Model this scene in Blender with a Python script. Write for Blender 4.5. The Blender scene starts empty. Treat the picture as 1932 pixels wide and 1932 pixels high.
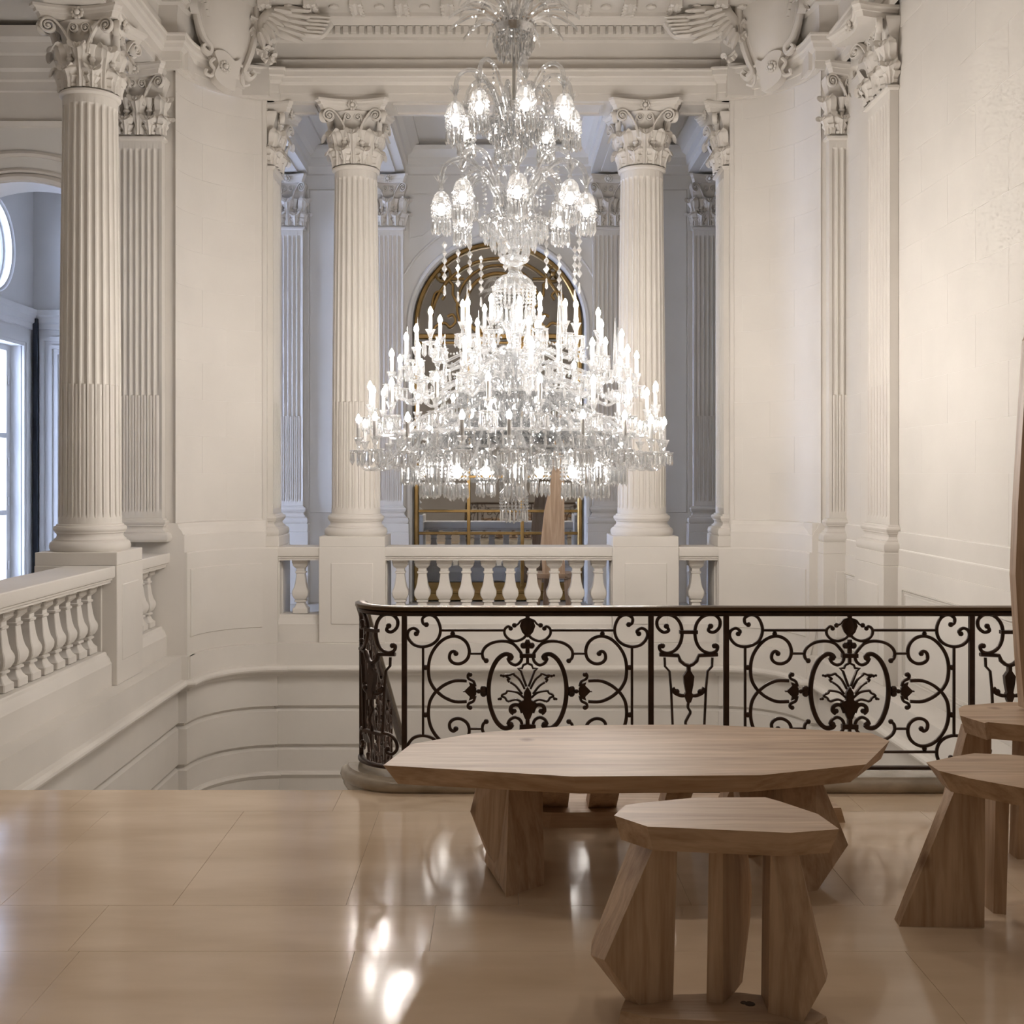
import bpy, bmesh, math, random
from mathutils import Vector, Matrix
random.seed(7)
R = math.radians; PI = math.pi
S = bpy.context.scene
COL = S.collection

# ------------------------------------------------------------------ camera, sky, exposure
FPX, VX, VY, H = 2164.0, 940.0, 893.0, 1.65          # focal length (px), vanishing point (px), eye height
cam = bpy.data.cameras.new('camera'); camo = bpy.data.objects.new('camera', cam); COL.objects.link(camo)
camo.location = (0, 0, H); camo.rotation_euler = (R(90), 0, 0)
cam.sensor_width = 36; cam.lens = 36 * FPX / 1932
cam.shift_x = (966 - VX) / 1932; cam.shift_y = (VY - 966) / 1932
cam.clip_start = 0.05; cam.clip_end = 200
S.camera = camo
S.view_settings.view_transform = 'Standard'; S.view_settings.look = 'None'
S.view_settings.gamma = 1; S.view_settings.use_curve_mapping = False
S.view_settings.exposure = 0.24
S.cycles.use_denoising = True; S.cycles.use_adaptive_sampling = True; S.cycles.adaptive_threshold = 0.07; S.cycles.use_light_tree = False
S.cycles.max_bounces = 6; S.cycles.diffuse_bounces = 4; S.cycles.glossy_bounces = 3
S.cycles.transmission_bounces = 4; S.cycles.transparent_max_bounces = 12
S.cycles.sample_clamp_indirect = 6; S.cycles.caustics_reflective = False; S.cycles.caustics_refractive = False
w = bpy.data.worlds.new('sky'); S.world = w; w.use_nodes = True
bg = w.node_tree.nodes['Background']
bg.inputs[0].default_value = (0.56, 0.68, 1.0, 1); bg.inputs[1].default_value = 27.0
BULB = 290.0                                          # radiance of the lamp bulbs
LAMPC = (1.0, 0.935, 0.87)

# ------------------------------------------------------------------ helpers
def G(px, py, z=0.0):            # pixel -> point on the horizontal plane z
    y = FPX * (H - z) / (py - VY); return Vector(((px - VX) * y / FPX, y, z))
def F(px, py, y):                # pixel -> point on the upright plane y
    return Vector(((px - VX) * y / FPX, y, H - (py - VY) * y / FPX))

def mat(name, col, rough=0.6, metal=0.0, var=0.0, scale=3.0, stretch=(1, 1, 1), bump=0.0, bscale=None,
        spec=0.5, col2=None, coord='Object', detail=5, coat=0.0):
    m = bpy.data.materials.new(name); m.use_nodes = True
    nt = m.node_tree; b = nt.nodes['Principled BSDF']
    b.inputs['Base Color'].default_value = (*col, 1); b.inputs['Roughness'].default_value = rough
    b.inputs['Metallic'].default_value = metal; b.inputs['Specular IOR Level'].default_value = spec
    b.inputs['Coat Weight'].default_value = coat
    tc = nt.nodes.new('ShaderNodeTexCoord'); mp = nt.nodes.new('ShaderNodeMapping')
    mp.inputs['Scale'].default_value = stretch
    if coord == 'World':
        g = nt.nodes.new('ShaderNodeNewGeometry'); nt.links.new(g.outputs['Position'], mp.inputs[0])
    else:
        nt.links.new(tc.outputs[coord], mp.inputs[0])
    if var > 0 or col2:
        n = nt.nodes.new('ShaderNodeTexNoise'); n.inputs['Scale'].default_value = scale
        n.inputs['Detail'].default_value = detail; nt.links.new(mp.outputs[0], n.inputs['Vector'])
        r = nt.nodes.new('ShaderNodeValToRGB')
        a = col; c = col2 if col2 else tuple(x * (1 - var) for x in col)
        r.color_ramp.elements[0].color = (*c, 1); r.color_ramp.elements[1].color = (*a, 1)
        r.color_ramp.elements[0].position = 0.32; r.color_ramp.elements[1].position = 0.66
        nt.links.new(n.outputs[0], r.inputs[0]); nt.links.new(r.outputs[0], b.inputs['Base Color'])
    if bump > 0:
        n2 = nt.nodes.new('ShaderNodeTexNoise'); n2.inputs['Scale'].default_value = bscale or scale * 6
        n2.inputs['Detail'].default_value = 4; nt.links.new(mp.outputs[0], n2.inputs['Vector'])
        bp = nt.nodes.new('ShaderNodeBump'); bp.inputs['Strength'].default_value = bump
        bp.inputs['Distance'].default_value = 0.01
        nt.links.new(n2.outputs[0], bp.inputs['Height']); nt.links.new(bp.outputs[0], b.inputs['Normal'])
    return m

def wood_mat(name, dark, light, axis):
    m = bpy.data.materials.new(name); m.use_nodes = True
    nt = m.node_tree; b = nt.nodes['Principled BSDF']; b.inputs['Roughness'].default_value = 0.5
    g = nt.nodes.new('ShaderNodeNewGeometry'); mp = nt.nodes.new('ShaderNodeMapping')
    sc = [14, 14, 14]; sc[axis] = 0.9; mp.inputs['Scale'].default_value = sc
    nt.links.new(g.outputs['Position'], mp.inputs[0])
    n = nt.nodes.new('ShaderNodeTexNoise'); n.inputs['Scale'].default_value = 1.6; n.inputs['Detail'].default_value = 7
    n.inputs['Distortion'].default_value = 0.6
    nt.links.new(mp.outputs[0], n.inputs['Vector'])
    n3 = nt.nodes.new('ShaderNodeTexNoise'); n3.inputs['Scale'].default_value = 9; n3.inputs['Detail'].default_value = 3
    nt.links.new(mp.outputs[0], n3.inputs['Vector'])
    mx = nt.nodes.new('ShaderNodeMath'); mx.operation = 'MULTIPLY_ADD'; mx.inputs[1].default_value = 0.3
    nt.links.new(n3.outputs[0], mx.inputs[0]); nt.links.new(n.outputs[0], mx.inputs[2])
    r = nt.nodes.new('ShaderNodeValToRGB')
    r.color_ramp.elements[0].color = (*dark, 1); r.color_ramp.elements[1].color = (*light, 1)
    r.color_ramp.elements[0].position = 0.42; r.color_ramp.elements[1].position = 0.82
    nt.links.new(mx.outputs[0], r.inputs[0])
    # knots
    v = nt.nodes.new('ShaderNodeTexVoronoi'); v.inputs['Scale'].default_value = 2.6
    nt.links.new(g.outputs['Position'], v.inputs['Vector'])
    kr = nt.nodes.new('ShaderNodeValToRGB'); kr.color_ramp.elements[0].color = (0.35, 0.25, 0.2, 1)
    kr.color_ramp.elements[1].color = (1, 1, 1, 1); kr.color_ramp.elements[0].position = 0.04; kr.color_ramp.elements[1].position = 0.11
    nt.links.new(v.outputs['Distance'], kr.inputs[0])
    ml = nt.nodes.new('ShaderNodeMix'); ml.data_type = 'RGBA'; ml.blend_type = 'MULTIPLY'; ml.inputs[0].default_value = 0.8
    nt.links.new(r.outputs[0], ml.inputs[6]); nt.links.new(kr.outputs[0], ml.inputs[7])
    nt.links.new(ml.outputs[2], b.inputs['Base Color'])
    bp = nt.nodes.new('ShaderNodeBump'); bp.inputs['Strength'].default_value = 0.15; bp.inputs['Distance'].default_value = 0.004
    nt.links.new(mx.outputs[0], bp.inputs['Height']); nt.links.new(bp.outputs[0], b.inputs['Normal'])
    return m

def emis(name, col, strength):
    m = bpy.data.materials.new(name); m.use_nodes = True; nt = m.node_tree
    nt.nodes.remove(nt.nodes['Principled BSDF'])
    e = nt.nodes.new('ShaderNodeEmission'); e.inputs[0].default_value = (*col, 1); e.inputs[1].default_value = strength
    nt.links.new(e.outputs[0], nt.nodes['Material Output'].inputs[0]); return m

def crystal_mat(name, clear, tint=(1, 1, 1), rough=0.05, body=0.25):
    # cut lead crystal: see-through, mirror-bright facets and a little milky scatter
    m = bpy.data.materials.new(name); m.use_nodes = True; nt = m.node_tree
    nt.nodes.remove(nt.nodes['Principled BSDF'])
    t = nt.nodes.new('ShaderNodeBsdfTransparent'); t.inputs[0].default_value = (0.96, 0.97, 0.98, 1)
    g = nt.nodes.new('ShaderNodeBsdfGlossy'); g.inputs['Roughness'].default_value = rough; g.inputs[0].default_value = (*tint, 1)
    d = nt.nodes.new('ShaderNodeBsdfTranslucent'); d.inputs[0].default_value = (0.95, 0.95, 0.95, 1)
    d2 = nt.nodes.new('ShaderNodeBsdfDiffuse'); d2.inputs[0].default_value = (0.9, 0.9, 0.9, 1)
    a0 = nt.nodes.new('ShaderNodeMixShader'); a0.inputs[0].default_value = 0.5
    nt.links.new(d.outputs[0], a0.inputs[1]); nt.links.new(d2.outputs[0], a0.inputs[2])
    a = nt.nodes.new('ShaderNodeMixShader'); a.inputs[0].default_value = body
    nt.links.new(g.outputs[0], a.inputs[1]); nt.links.new(a0.outputs[0], a.inputs[2])
    b = nt.nodes.new('ShaderNodeMixShader')
    lw = nt.nodes.new('ShaderNodeLayerWeight'); lw.inputs[0].default_value = 0.35
    mr = nt.nodes.new('ShaderNodeMapRange'); mr.inputs[3].default_value = 1 - clear; mr.inputs[4].default_value = 1.0
    nt.links.new(lw.outputs['Facing'], mr.inputs[0]); nt.links.new(mr.outputs[0], b.inputs[0])
    nt.links.new(t.outputs[0], b.inputs[1]); nt.links.new(a.outputs[0], b.inputs[2])
    nt.links.new(b.outputs[0], nt.nodes['Material Output'].inputs[0]); return m

M = {}
M['stone'] = mat('limestone', (0.73, 0.69, 0.64), 0.72, var=0.07, scale=1.3, bump=0.05, bscale=40, coord='World', spec=0.25)
M['plaster'] = mat('carved_stone', (0.71, 0.67, 0.62), 0.75, var=0.06, scale=2.2, bump=0.05, bscale=50, coord='World', spec=0.2)
M['mortar'] = mat('mortar', (0.82, 0.79, 0.75), 0.85)
M['ceil'] = mat('ceiling_plaster', (0.74, 0.71, 0.67), 0.8)
M['paint'] = mat('painted_plaster', (0.74, 0.72, 0.69), 0.7, var=0.04, scale=2, coord='World')
M['marble'] = mat('beige_marble', (0.745, 0.592, 0.438), 0.12, var=0.2, scale=1.5, stretch=(0.7, 2.6, 1), coord='World',
                  bump=0.015, bscale=3, spec=0.2, col2=(0.605, 0.46, 0.322), detail=8)
M['curb'] = mat('grey_marble_curb', (0.50, 0.43, 0.34), 0.2, col2=(0.30, 0.25, 0.19), scale=5, stretch=(1, 1, 3), coord='World')
M['iron'] = mat('wrought_iron', (0.055, 0.030, 0.020), 0.38, metal=0.55, var=0.4, scale=14, coord='World')
M['rail'] = mat('bronze_handrail', (0.11, 0.070, 0.036), 0.25, metal=0.7)
M['gold'] = mat('gilded_bronze', (0.38, 0.24, 0.09), 0.3, metal=0.9, var=0.3, scale=6, coord='World')
M['mirror'] = mat('mirror_glass', (0.80, 0.82, 0.83), 0.02, metal=1.0)
M['parquet'] = mat('parquet', (0.30, 0.17, 0.07), 0.3, var=0.4, scale=4, stretch=(1, 8, 1), coord='World')
M['gallery_floor'] = mat('pale_stone_floor', (0.48, 0.45, 0.41), 0.3, var=0.1, scale=2, coord='World')
M['woodx'] = wood_mat('elm_wood', (0.35, 0.225, 0.135), (0.58, 0.415, 0.28), 0)
M['woodz'] = wood_mat('elm_wood_upright', (0.35, 0.225, 0.135), (0.58, 0.415, 0.28), 2)
M['dark'] = mat('dark_slot', (0.02, 0.025, 0.035), 0.6)
M['steel'] = mat('silvered_metal', (0.55, 0.55, 0.55), 0.25, metal=1.0)
M['sleeve'] = mat('white_candle_sleeve', (0.60, 0.59, 0.57), 0.35)
M['crystal'] = crystal_mat('cut_crystal', 0.50, body=0.24)
M['clear'] = crystal_mat('clear_crystal', 0.74, body=0.25, rough=0.03)
M['dull'] = crystal_mat('shaded_crystal', 0.50, body=0.08, rough=0.03)
M['bulb'] = emis('lit_bulb', LAMPC, BULB)
M['lamp'] = emis('lit_shade', LAMPC, 30.0)
M['spot'] = emis('added_ceiling_lens', (1.0, 0.90, 0.78), 150.0)  # glow of the lamps added above the landing
M['globe'] = emis('added_sconce_globe', (1.0, 0.93, 0.85), 55.0)  # glow of the sconces added below the landing
M['pane'] = crystal_mat('window_glass', 0.94, body=0.0, rough=0.0)

def finish(o, mt, smooth):
    me = o.data
    me.materials.append(mt)
    if smooth:
        me.polygons.foreach_set('use_smooth', [True] * len(me.polygons))
        me.set_sharp_from_angle(angle=R(smooth if smooth is not True else 40))
    me.update()

def data(name, v, f, mt, smooth=False):
    me = bpy.data.meshes.new(name); me.from_pydata([tuple(p) for p in v], [], f)
    me.materials.append(mt)
    if smooth:
        me.polygons.foreach_set('use_smooth', [True] * len(me.polygons))
        me.set_sharp_from_angle(angle=R(smooth if smooth is not True else 40))
    me.update(); return me

def wloc(p):
    v = Vector((0, 0, 0))
    while p is not None:
        v += p.location; p = p.parent
    return v

def inst(name, me, parent=None, loc=(0, 0, 0), rot=(0, 0, 0), scale=(1, 1, 1)):
    o = bpy.data.objects.new(name, me); COL.objects.link(o)
    o.parent = parent; o.location = loc; o.rotation_euler = rot; o.scale = scale
    return o

def obj(name, v, f, mt, parent=None, smooth=False, world=True):
    """mesh object; world=True: v are world coordinates (parents carry no rotation)"""
    if world and parent is not None:
        b = wloc(parent); v = [Vector(p) - b for p in v]
    return inst(name, data(name, v, f, mt, smooth), parent)

def thing(name, label, cat, loc=(0, 0, 0), group=None, rotz=0):
    o = bpy.data.objects.new(name, None); COL.objects.link(o); o.location = loc; o.rotation_euler = (0, 0, rotz)
    o.empty_display_size = 0.1
    o['label'] = label; o['category'] = cat
    if group: o['group'] = group
    return o
def struct(o, label=None, cat=None):
    o['kind'] = 'structure'
    if label: o['label'] = label
    if cat: o['category'] = cat
    return o

class MB:                                   # collects geometry for one mesh
    def __init__(s): s.v = []; s.f = []
    def add(s, v, f):
        b = len(s.v); s.v += [Vector(p) for p in v]; s.f += [tuple(i + b for i in q) for q in f]; return s
    def make(s, name, mt, parent=None, smooth=False, world=True): return obj(name, s.v, s.f, mt, parent, smooth, world)

def box(x0, x1, y0, y1, z0, z1):
    v = [(x0, y0, z0), (x1, y0, z0), (x1, y1, z0), (x0, y1, z0), (x0, y0, z1), (x1, y0, z1), (x1, y1, z1), (x0, y1, z1)]
    return v, [(0, 3, 2, 1), (4, 5, 6, 7), (0, 1, 5, 4), (1, 2, 6, 5), (2, 3, 7, 6), (3, 0, 4, 7)]

def bbox(x0, x1, y0, y1, z0, z1, b=0.006):  # box with chamfered edges
    xs, ys, zs = (x0, x1), (y0, y1), (z0, z1); pts = []
    for i in (0, 1):
        for j in (0, 1):
            for k in (0, 1):
                sx, sy, sz = (1, -1)[i], (1, -1)[j], (1, -1)[k]
                pts += [(xs[i], ys[j] + sy * b, zs[k] + sz * b), (xs[i] + sx * b, ys[j], zs[k] + sz * b), (xs[i] + sx * b, ys[j] + sy * b, zs[k])]
    return hull(pts)

def hull(pts):
    bm = bmesh.new()
    for p in pts: bm.verts.new(p)
    r = bmesh.ops.convex_hull(bm, input=bm.verts)
    loose = [v for v in bm.verts if not v.link_faces]
    bmesh.ops.delete(bm, geom=loose, context='VERTS')
    bmesh.ops.dissolve_limit(bm, angle_limit=R(1), verts=bm.verts, edges=bm.edges)
    bm.verts.index_update()
    v = [q.co.copy() for q in bm.verts]; f = [tuple(q.index for q in p.verts) for p in bm.faces]
    bm.free(); return v, f

def lathe(prof, n=24, c=(0, 0, 0), cap=True):
    v = []; f = []
    for r, z in prof:
        for i in range(n):
            a = 2 * PI * i / n; v.append((c[0] + r * math.cos(a), c[1] + r * math.sin(a), c[2] + z))
    for k in range(len(prof) - 1):
        for i in range(n):
            j = (i + 1) % n
            f.append((k * n + i, k * n + j, (k + 1) * n + j, (k + 1) * n + i))
    if cap:
        f.append(tuple(range(n - 1, -1, -1))); f.append(tuple((len(prof) - 1) * n + i for i in range(n)))
    return v, f

def sqlathe(prof, b=0.12):                  # square section with small chamfers
    v = []; f = []; n = 8
    for hw, z in prof:
        c = hw * b
        v += [(-hw + c, -hw, z), (hw - c, -hw, z), (hw, -hw + c, z), (hw, hw - c, z), (hw - c, hw, z), (-hw + c, hw, z), (-hw, hw - c, z), (-hw, -hw + c, z)]
    for k in range(len(prof) - 1):
        for i in range(n):
            j = (i + 1) % n; f.append((k * n + i, k * n + j, (k + 1) * n + j, (k + 1) * n + i))
    f.append(tuple(range(n - 1, -1, -1))); f.append(tuple((len(prof) - 1) * n + i for i in range(n)))
    return v, f

def offset_path(path, d):
    """shift a polyline to the right of travel by d (mitred)"""
    out = []; n = len(path)
    for i in range(n):
        ns = []
        for a, b in ((i - 1, i), (i, i + 1)):
            if 0 <= a and b < n:
                dx, dy = path[b][0] - path[a][0], path[b][1] - path[a][1]; l = math.hypot(dx, dy)
                if l > 1e-9: ns.append((dy / l, -dx / l))
        if len(ns) == 2:
            mx, my = ns[0][0] + ns[1][0], ns[0][1] + ns[1][1]; l2 = (mx * mx + my * my) / 2
            if l2 < 0.15: l2 = 0.15
            m = (mx / l2, my / l2)
        else: m = ns[0]
        out.append((path[i][0] + m[0] * d, path[i][1] + m[1] * d))
    return out

def sweep(prof, path, ends=False, cut=None):
    """prof: [(inward offset, z)], path: plan polyline, room on the right of travel; cut: index range of the path to keep"""
    v = []; f = []; lo, hi = cut or (0, len(path)); n = hi - lo
    for d, z in prof:
        v += [(x, y, z) for x, y in offset_path(path, d)[lo:hi]]
    for k in range(len(prof) - 1):
        for i in range(n - 1):
            f.append((k * n + i, (k + 1) * n + i, (k + 1) * n + i + 1, k * n + i + 1))
    if ends:
        m = len(prof); f.append(tuple(k * n for k in range(m))); f.append(tuple((m - 1 - k) * n + n - 1 for k in range(m)))
    return v, f

def catmull(p, sub=5, closed=False):
    p = [Vector(q) for q in p]; out = []; n = len(p)
    rng = n if closed else n - 1
    for i in range(rng):
        if closed: a, b, c, d = p[i - 1], p[i], p[(i + 1) % n], p[(i + 2) % n]
        else: a, b, c, d = p[max(i - 1, 0)], p[i], p[i + 1], p[min(i + 2, n - 1)]
        for k in range(sub):
            t = k / sub; t2 = t * t; t3 = t2 * t
            out.append(0.5 * ((2 * b) + (c - a) * t + (2 * a - 5 * b + 4 * c - d) * t2 + (3 * b - a - 3 * c + d) * t3))
    if not closed: out.append(p[-1])
    return out

def tube(pts, r, n=6, cap=True, closed=False):
    pts = [Vector(p) for p in pts]; m = len(pts)
    rs = r if isinstance(r, (list, tuple)) else [r] * m
    v = []; f = []
    t0 = (pts[1] - pts[0]).normalized()
    up = Vector((0, 0, 1)) if abs(t0.z) < 0.9 else Vector((1, 0, 0))
    nrm = (up - t0 * up.dot(t0)).normalized()
    for i in range(m):
        if closed: t = pts[(i + 1) % m] - pts[i - 1]
        else: t = pts[min(i + 1, m - 1)] - pts[max(i - 1, 0)]
        t.normalize(); nrm = (nrm - t * nrm.dot(t)).normalized(); bn = t.cross(nrm)
        for k in range(n):
            a = 2 * PI * (k + 0.5) / n
            v.append(pts[i] + (nrm * math.cos(a) + bn * math.sin(a)) * rs[i])
    for i in range(m if closed else m - 1):
        j = (i + 1) % m
        for k in range(n):
            l = (k + 1) % n; f.append((i * n + k, i * n + l, j * n + l, j * n + k))
    if cap and not closed:
        f.append(tuple(range(n - 1, -1, -1))); f.append(tuple((m - 1) * n + k for k in range(n)))
    return v, f

def strap(pts, w, d, nv):
    """flat bar following pts in a plane whose unit normal is nv: w in the plane, d along nv"""
    pts = [Vector(p) for p in pts]; nv = Vector(nv); m = len(pts); v = []; f = []
    ws = w if isinstance(w, (list, tuple)) else [w] * m
    for i in range(m):
        t = (pts[min(i + 1, m - 1)] - pts[max(i - 1, 0)]).normalized(); s = nv.cross(t).normalized()
        hw = ws[i] / 2; h = d / 2; c = 0.55
        for a, b in ((-1, -c), (-c, -1), (c, -1), (1, -c), (1, c), (c, 1), (-c, 1), (-1, c)):
            v.append(pts[i] + s * hw * a + nv * h * b)
    n = 8
    for i in range(m - 1):
        for k in range(n):
            l = (k + 1) % n; f.append((i * n + k, i * n + l, (i + 1) * n + l, (i + 1) * n + k))
    f.append(tuple(range(n - 1, -1, -1))); f.append(tuple((m - 1) * n + k for k in range(n)))
    return v, f

def ball(c, r, nu=8, nv=5, sz=1.0):
    prof = [(r * math.sin(PI * k / nv), -r * sz * math.cos(PI * k / nv)) for k in range(1, nv)]
    v, f = lathe(prof, nu, c, cap=True); return v, f

def extrude(poly, axis_vec):
    """closed planar polygon (3-D points) pushed along axis_vec"""
    p = [Vector(q) for q in poly]; a = Vector(axis_vec); n = len(p)
    v = p + [q + a for q in p]
    f = [tuple(range(n)), tuple(range(2 * n - 1, n - 1, -1))] + [(i, n + i, n + (i + 1) % n, (i + 1) % n) for i in range(n)]
    return v, f

def spiral(cx, cz, r0, r1, a0, turns, n=26):
    out = []
    for i in range(n + 1):
        t = i / n; a = a0 + turns * 2 * PI * t; r = r0 + (r1 - r0) * t
        out.append((cx + r * math.cos(a), cz + r * math.sin(a)))
    return out

# ------------------------------------------------------------------ plan of the stair hall
YB = 13.08            # back wall face (lower)
YC = 12.15            # where the rounded corners start
XL = 3.30             # rounded corner, side end
XBK = 2.51            # rounded corner, back end
NA = 12
def corner(a, b, side, n=NA, t0=0.0, t1=1.0):
    """rounded inner corner; side=-1 left (travels side->back), +1 right (back->side)"""
    out = []
    for i in range(n + 1):
        t = t0 + (t1 - t0) * i / n; th = PI / 2 * t
        out.append((-(XBK + a * math.cos(th)), YC + b * math.sin(th)))
    if side > 0: out = [(-x, y) for x, y in reversed(out)]
    return out
LA, LB = XL - XBK, YB - 0.03 - YC          # lower radii .79/.90
UA, UB = LA + 0.12, LB + 0.12              # upper radii

# floors -----------------------------------------------------------------------------------
fl = struct(obj('floor', *box(-7.1, 3.66, -4, 5.98, -0.30, -0.004), M['mortar']), 'beige polished marble landing floor', 'floor')
rows = [(5.60, 5.975, 1.3, 0.2), (4.38, 5.60, 0.66, 0.20), (3.96, 4.38, 1.25, 0.55), (2.90, 3.96, 0.95, 0.1), (1.84, 2.90, 0.95, 0.5),
        (0.8, 1.84, 0.95, 0.1), (-0.3, 0.8, 0.95, 0.5), (-2.1, -0.3, 1.5, 0.2), (-3.95, -2.1, 1.5, 0.6)]
for y0, y1, wd, of in rows:
    x = -7.05 - of * wd
    while x < 3.6:
        a, b = max(x, -7.05), min(x + wd, 3.6)
        if b - a > 0.05:
            g = 0.0006
            obj('floor_slab', *bbox(a + g, b - g, y0 + g, y1 - g, -0.03, 0.0, 0.0004), M['marble'], fl)
        x += wd
obj('nosing', *sweep([(0, 0.0), (0.03, -0.006), (0.045, -0.025), (0.03, -0.045), (0, -0.05)], [(-0.95, 5.96), (-7.0, 5.96)]), M['marble'], fl, True)
struct(obj('floor_gallery', *box(-7.1, -3.78, 5.98, 17.0, -0.5, -0.22), M['gallery_floor']), 'pale stone floor of the window gallery', 'floor')
struct(obj('floor_back_gallery', *box(-3.78, 7.0, 13.42, 17.0, -0.5, -0.22), M['gallery_floor']), 'pale stone floor of the gallery behind the back balustrade', 'floor')
struct(obj('floor_well', *box(-3.6, 3.8, 5.9, 13.3, -4.4, -4.2), M['stone']), 'stone floor at the foot of the stairs', 'floor')

# lower walls of the well: fascia, string course, grooved ashlar ---------------------------------
low = [(-0.35, -0.28), (0.06, -0.28), (0.06, -0.52), (0.11, -0.525), (0.135, -0.545), (0.14, -0.565), (0.13, -0.585), (0.09, -0.60), (0.045, -0.625), (0.04, -0.65), (0.0, -0.655)]
for zg in (-1.02, -1.46):
    low += [(0.0, zg + 0.024), (-0.045, zg + 0.012), (-0.045, zg - 0.012), (0.0, zg - 0.04)]
low += [(0.0, -1.74), (0.03, -1.75), (0.045, -1.775), (0.03, -1.80), (0.012, -1.82), (0.012, -2.4), (0.0, -2.43), (0, -4.2)]
WELL = [(-3.39, 5.3), (-3.39, YC), (-XL, YC)] + corner(LA, LB, -1)[1:] + [(-XBK, YB), (XBK, YB)] + corner(LA, LB, 1)[:-1] + [(XL, YC), (3.39, YC), (3.39, -4.0)]
nW = len(WELL); iB = 2 + NA + 1
for nm, lo, hi, lab in (('wall_left', 0, 2, 'cream stone wall under the window gallery balustrade'), ('wall_corner_left', 1, iB + 1, 'rounded cream stone corner below the fluted window-side column'),
                        ('wall_back', iB, iB + 2, 'cream stone wall under the back balustrade'), ('wall_corner_right', iB + 1, nW - 1, 'rounded cream stone corner beside the blank wall'),
                        ('wall_right_lower', nW - 2, nW, 'cream stone wall of the stair well below the dado')):
    struct(obj(nm, *sweep(low, WELL, False, (lo, hi)), M['stone'], None, 25), lab, 'wall')
lg = struct(obj('wall_ledge', *(lambda b: (b.v, b.f))(MB().add(*box(-3.75, -3.26, 12.06, 12.6, -0.6, -0.2785)).add(*box(3.26, 3.75, 12.06, 12.6, -0.6, -0.2785)).add(*box(-2.9, 2.9, 12.99, 13.45, -0.6, -0.2785))), M['stone']), 'stone ledge carrying the balustrades', 'wall')
struct(obj('wall_return_right', *(lambda b: (b.v, b.f))(MB().add(*box(3.30, 3.9, 12.165, 12.5, -0.3, 0.81)).add(*box(3.33, 3.9, 12.165, 12.5, 0.81, 1.12)).add(*box(3.42, 3.9, 12.165, 12.5, 1.12, 6.3))), M['stone']), 'narrow stone return between blank wall and rounded corner', 'wall')
struct(obj('wall_shell', *(lambda b: (b.v, b.f))(MB().add(*box(3.75, 4.0, -4.2, 13.3, -4.4, 8.1)).add(*box(-3.9, 4.0, 13.5, 13.7, -4.4, -0.5)).add(*box(-3.9, -3.8, 5.0, 13.5, -4.4, -0.5)).add(*box(3.4, 4.0, 12.5, 13.5, -4.4, 8.1))), M['stone']), 'outer masonry behind the stair hall walls', 'wall')
struct(obj('wall_front', *box(-3.5, 3.7, 5.7, 5.92, -4.3, -0.3), M['stone']), 'stone wall under the edge of the landing', 'wall')

# dado and upper wall of the rounded corners --------------------------------------------------
ZS = [1.245 + 0.405 * k for k in range(12)]
TU = 0.894                                  # the upper curve stops at the pilaster
upl = [(0, -0.28), (0.002, 0.81)]
upu = [(-0.03, 0.80), (-0.03, 0.985), (-0.045, 1.0), (-0.055, 1.03), (-0.09, 1.07), (-0.10, 1.11), (-0.12, 1.12), (-0.12, 5.95)]
for side, nm, lab in ((-1, 'wall_curve_left', 'tall curved stone wall beside the fluted pilaster of the window gallery'),
                      (1, 'wall_curve_right', 'tall curved stone wall between the mirror gallery and the blank wall')):
    c = corner(LA, LB, side); cu = corner(LA, LB, side, NA, 0, TU)
    wl = struct(obj(nm, *sweep(upu, cu), M['mortar'], None, 25), lab, 'wall')
    obj('dado', *sweep([(0, -0.30), (0.004, -0.27), (0.004, 0.795), (-0.004, 0.81), (-0.3, 0.811)], c, True), M['stone'], wl, 25)
    obj('dado_cap', *sweep([(-0.3, 0.80), (-0.026, 0.80), (-0.026, 0.985), (-0.041, 1.0), (-0.051, 1.03), (-0.086, 1.07), (-0.096, 1.11), (-0.12, 1.121), (-0.3, 1.122)], cu, True), M['stone'], wl, 25)
    xe, ye = (cu[-1] if side < 0 else cu[0]); s_ = -1 if side < 0 else 1
    x0, x1 = sorted((s_ * 2.70, s_ * (abs(xe) + 0.015)))
    obj('jamb', *box(x0, x1, ye + 0.10, ye + 0.30, 0.80, 5.95), M['stone'], wl)
    pc = corner(LA - 0.004, LB - 0.004, side, NA, 0.07, 0.86)
    obj('panel', *sweep([(0.0, -0.10), (0.014, -0.092), (0.014, 0.622), (0.0, 0.63)], pc, True), M['stone'], wl, 25)
    zz = [1.125] + ZS[1:] + [5.93]
    for k in range(len(zz) - 1):
        cuts = [0, 0.36, 0.8, TU] if k % 2 else [0, 0.58, TU]
        for a, b in zip(cuts[:-1], cuts[1:]):
            g = 0.0008
            bc = corner(UA, UB, side, 5, a + g, b - (g if b < TU else -0.004))
            obj('stone_block', *sweep([(0.0, zz[k] + 0.001), (0.002, zz[k] + 0.0016), (0.002, zz[k + 1] - 0.0016), (0.0, zz[k + 1] - 0.001)], bc, True), M['stone'], wl, 25)

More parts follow.
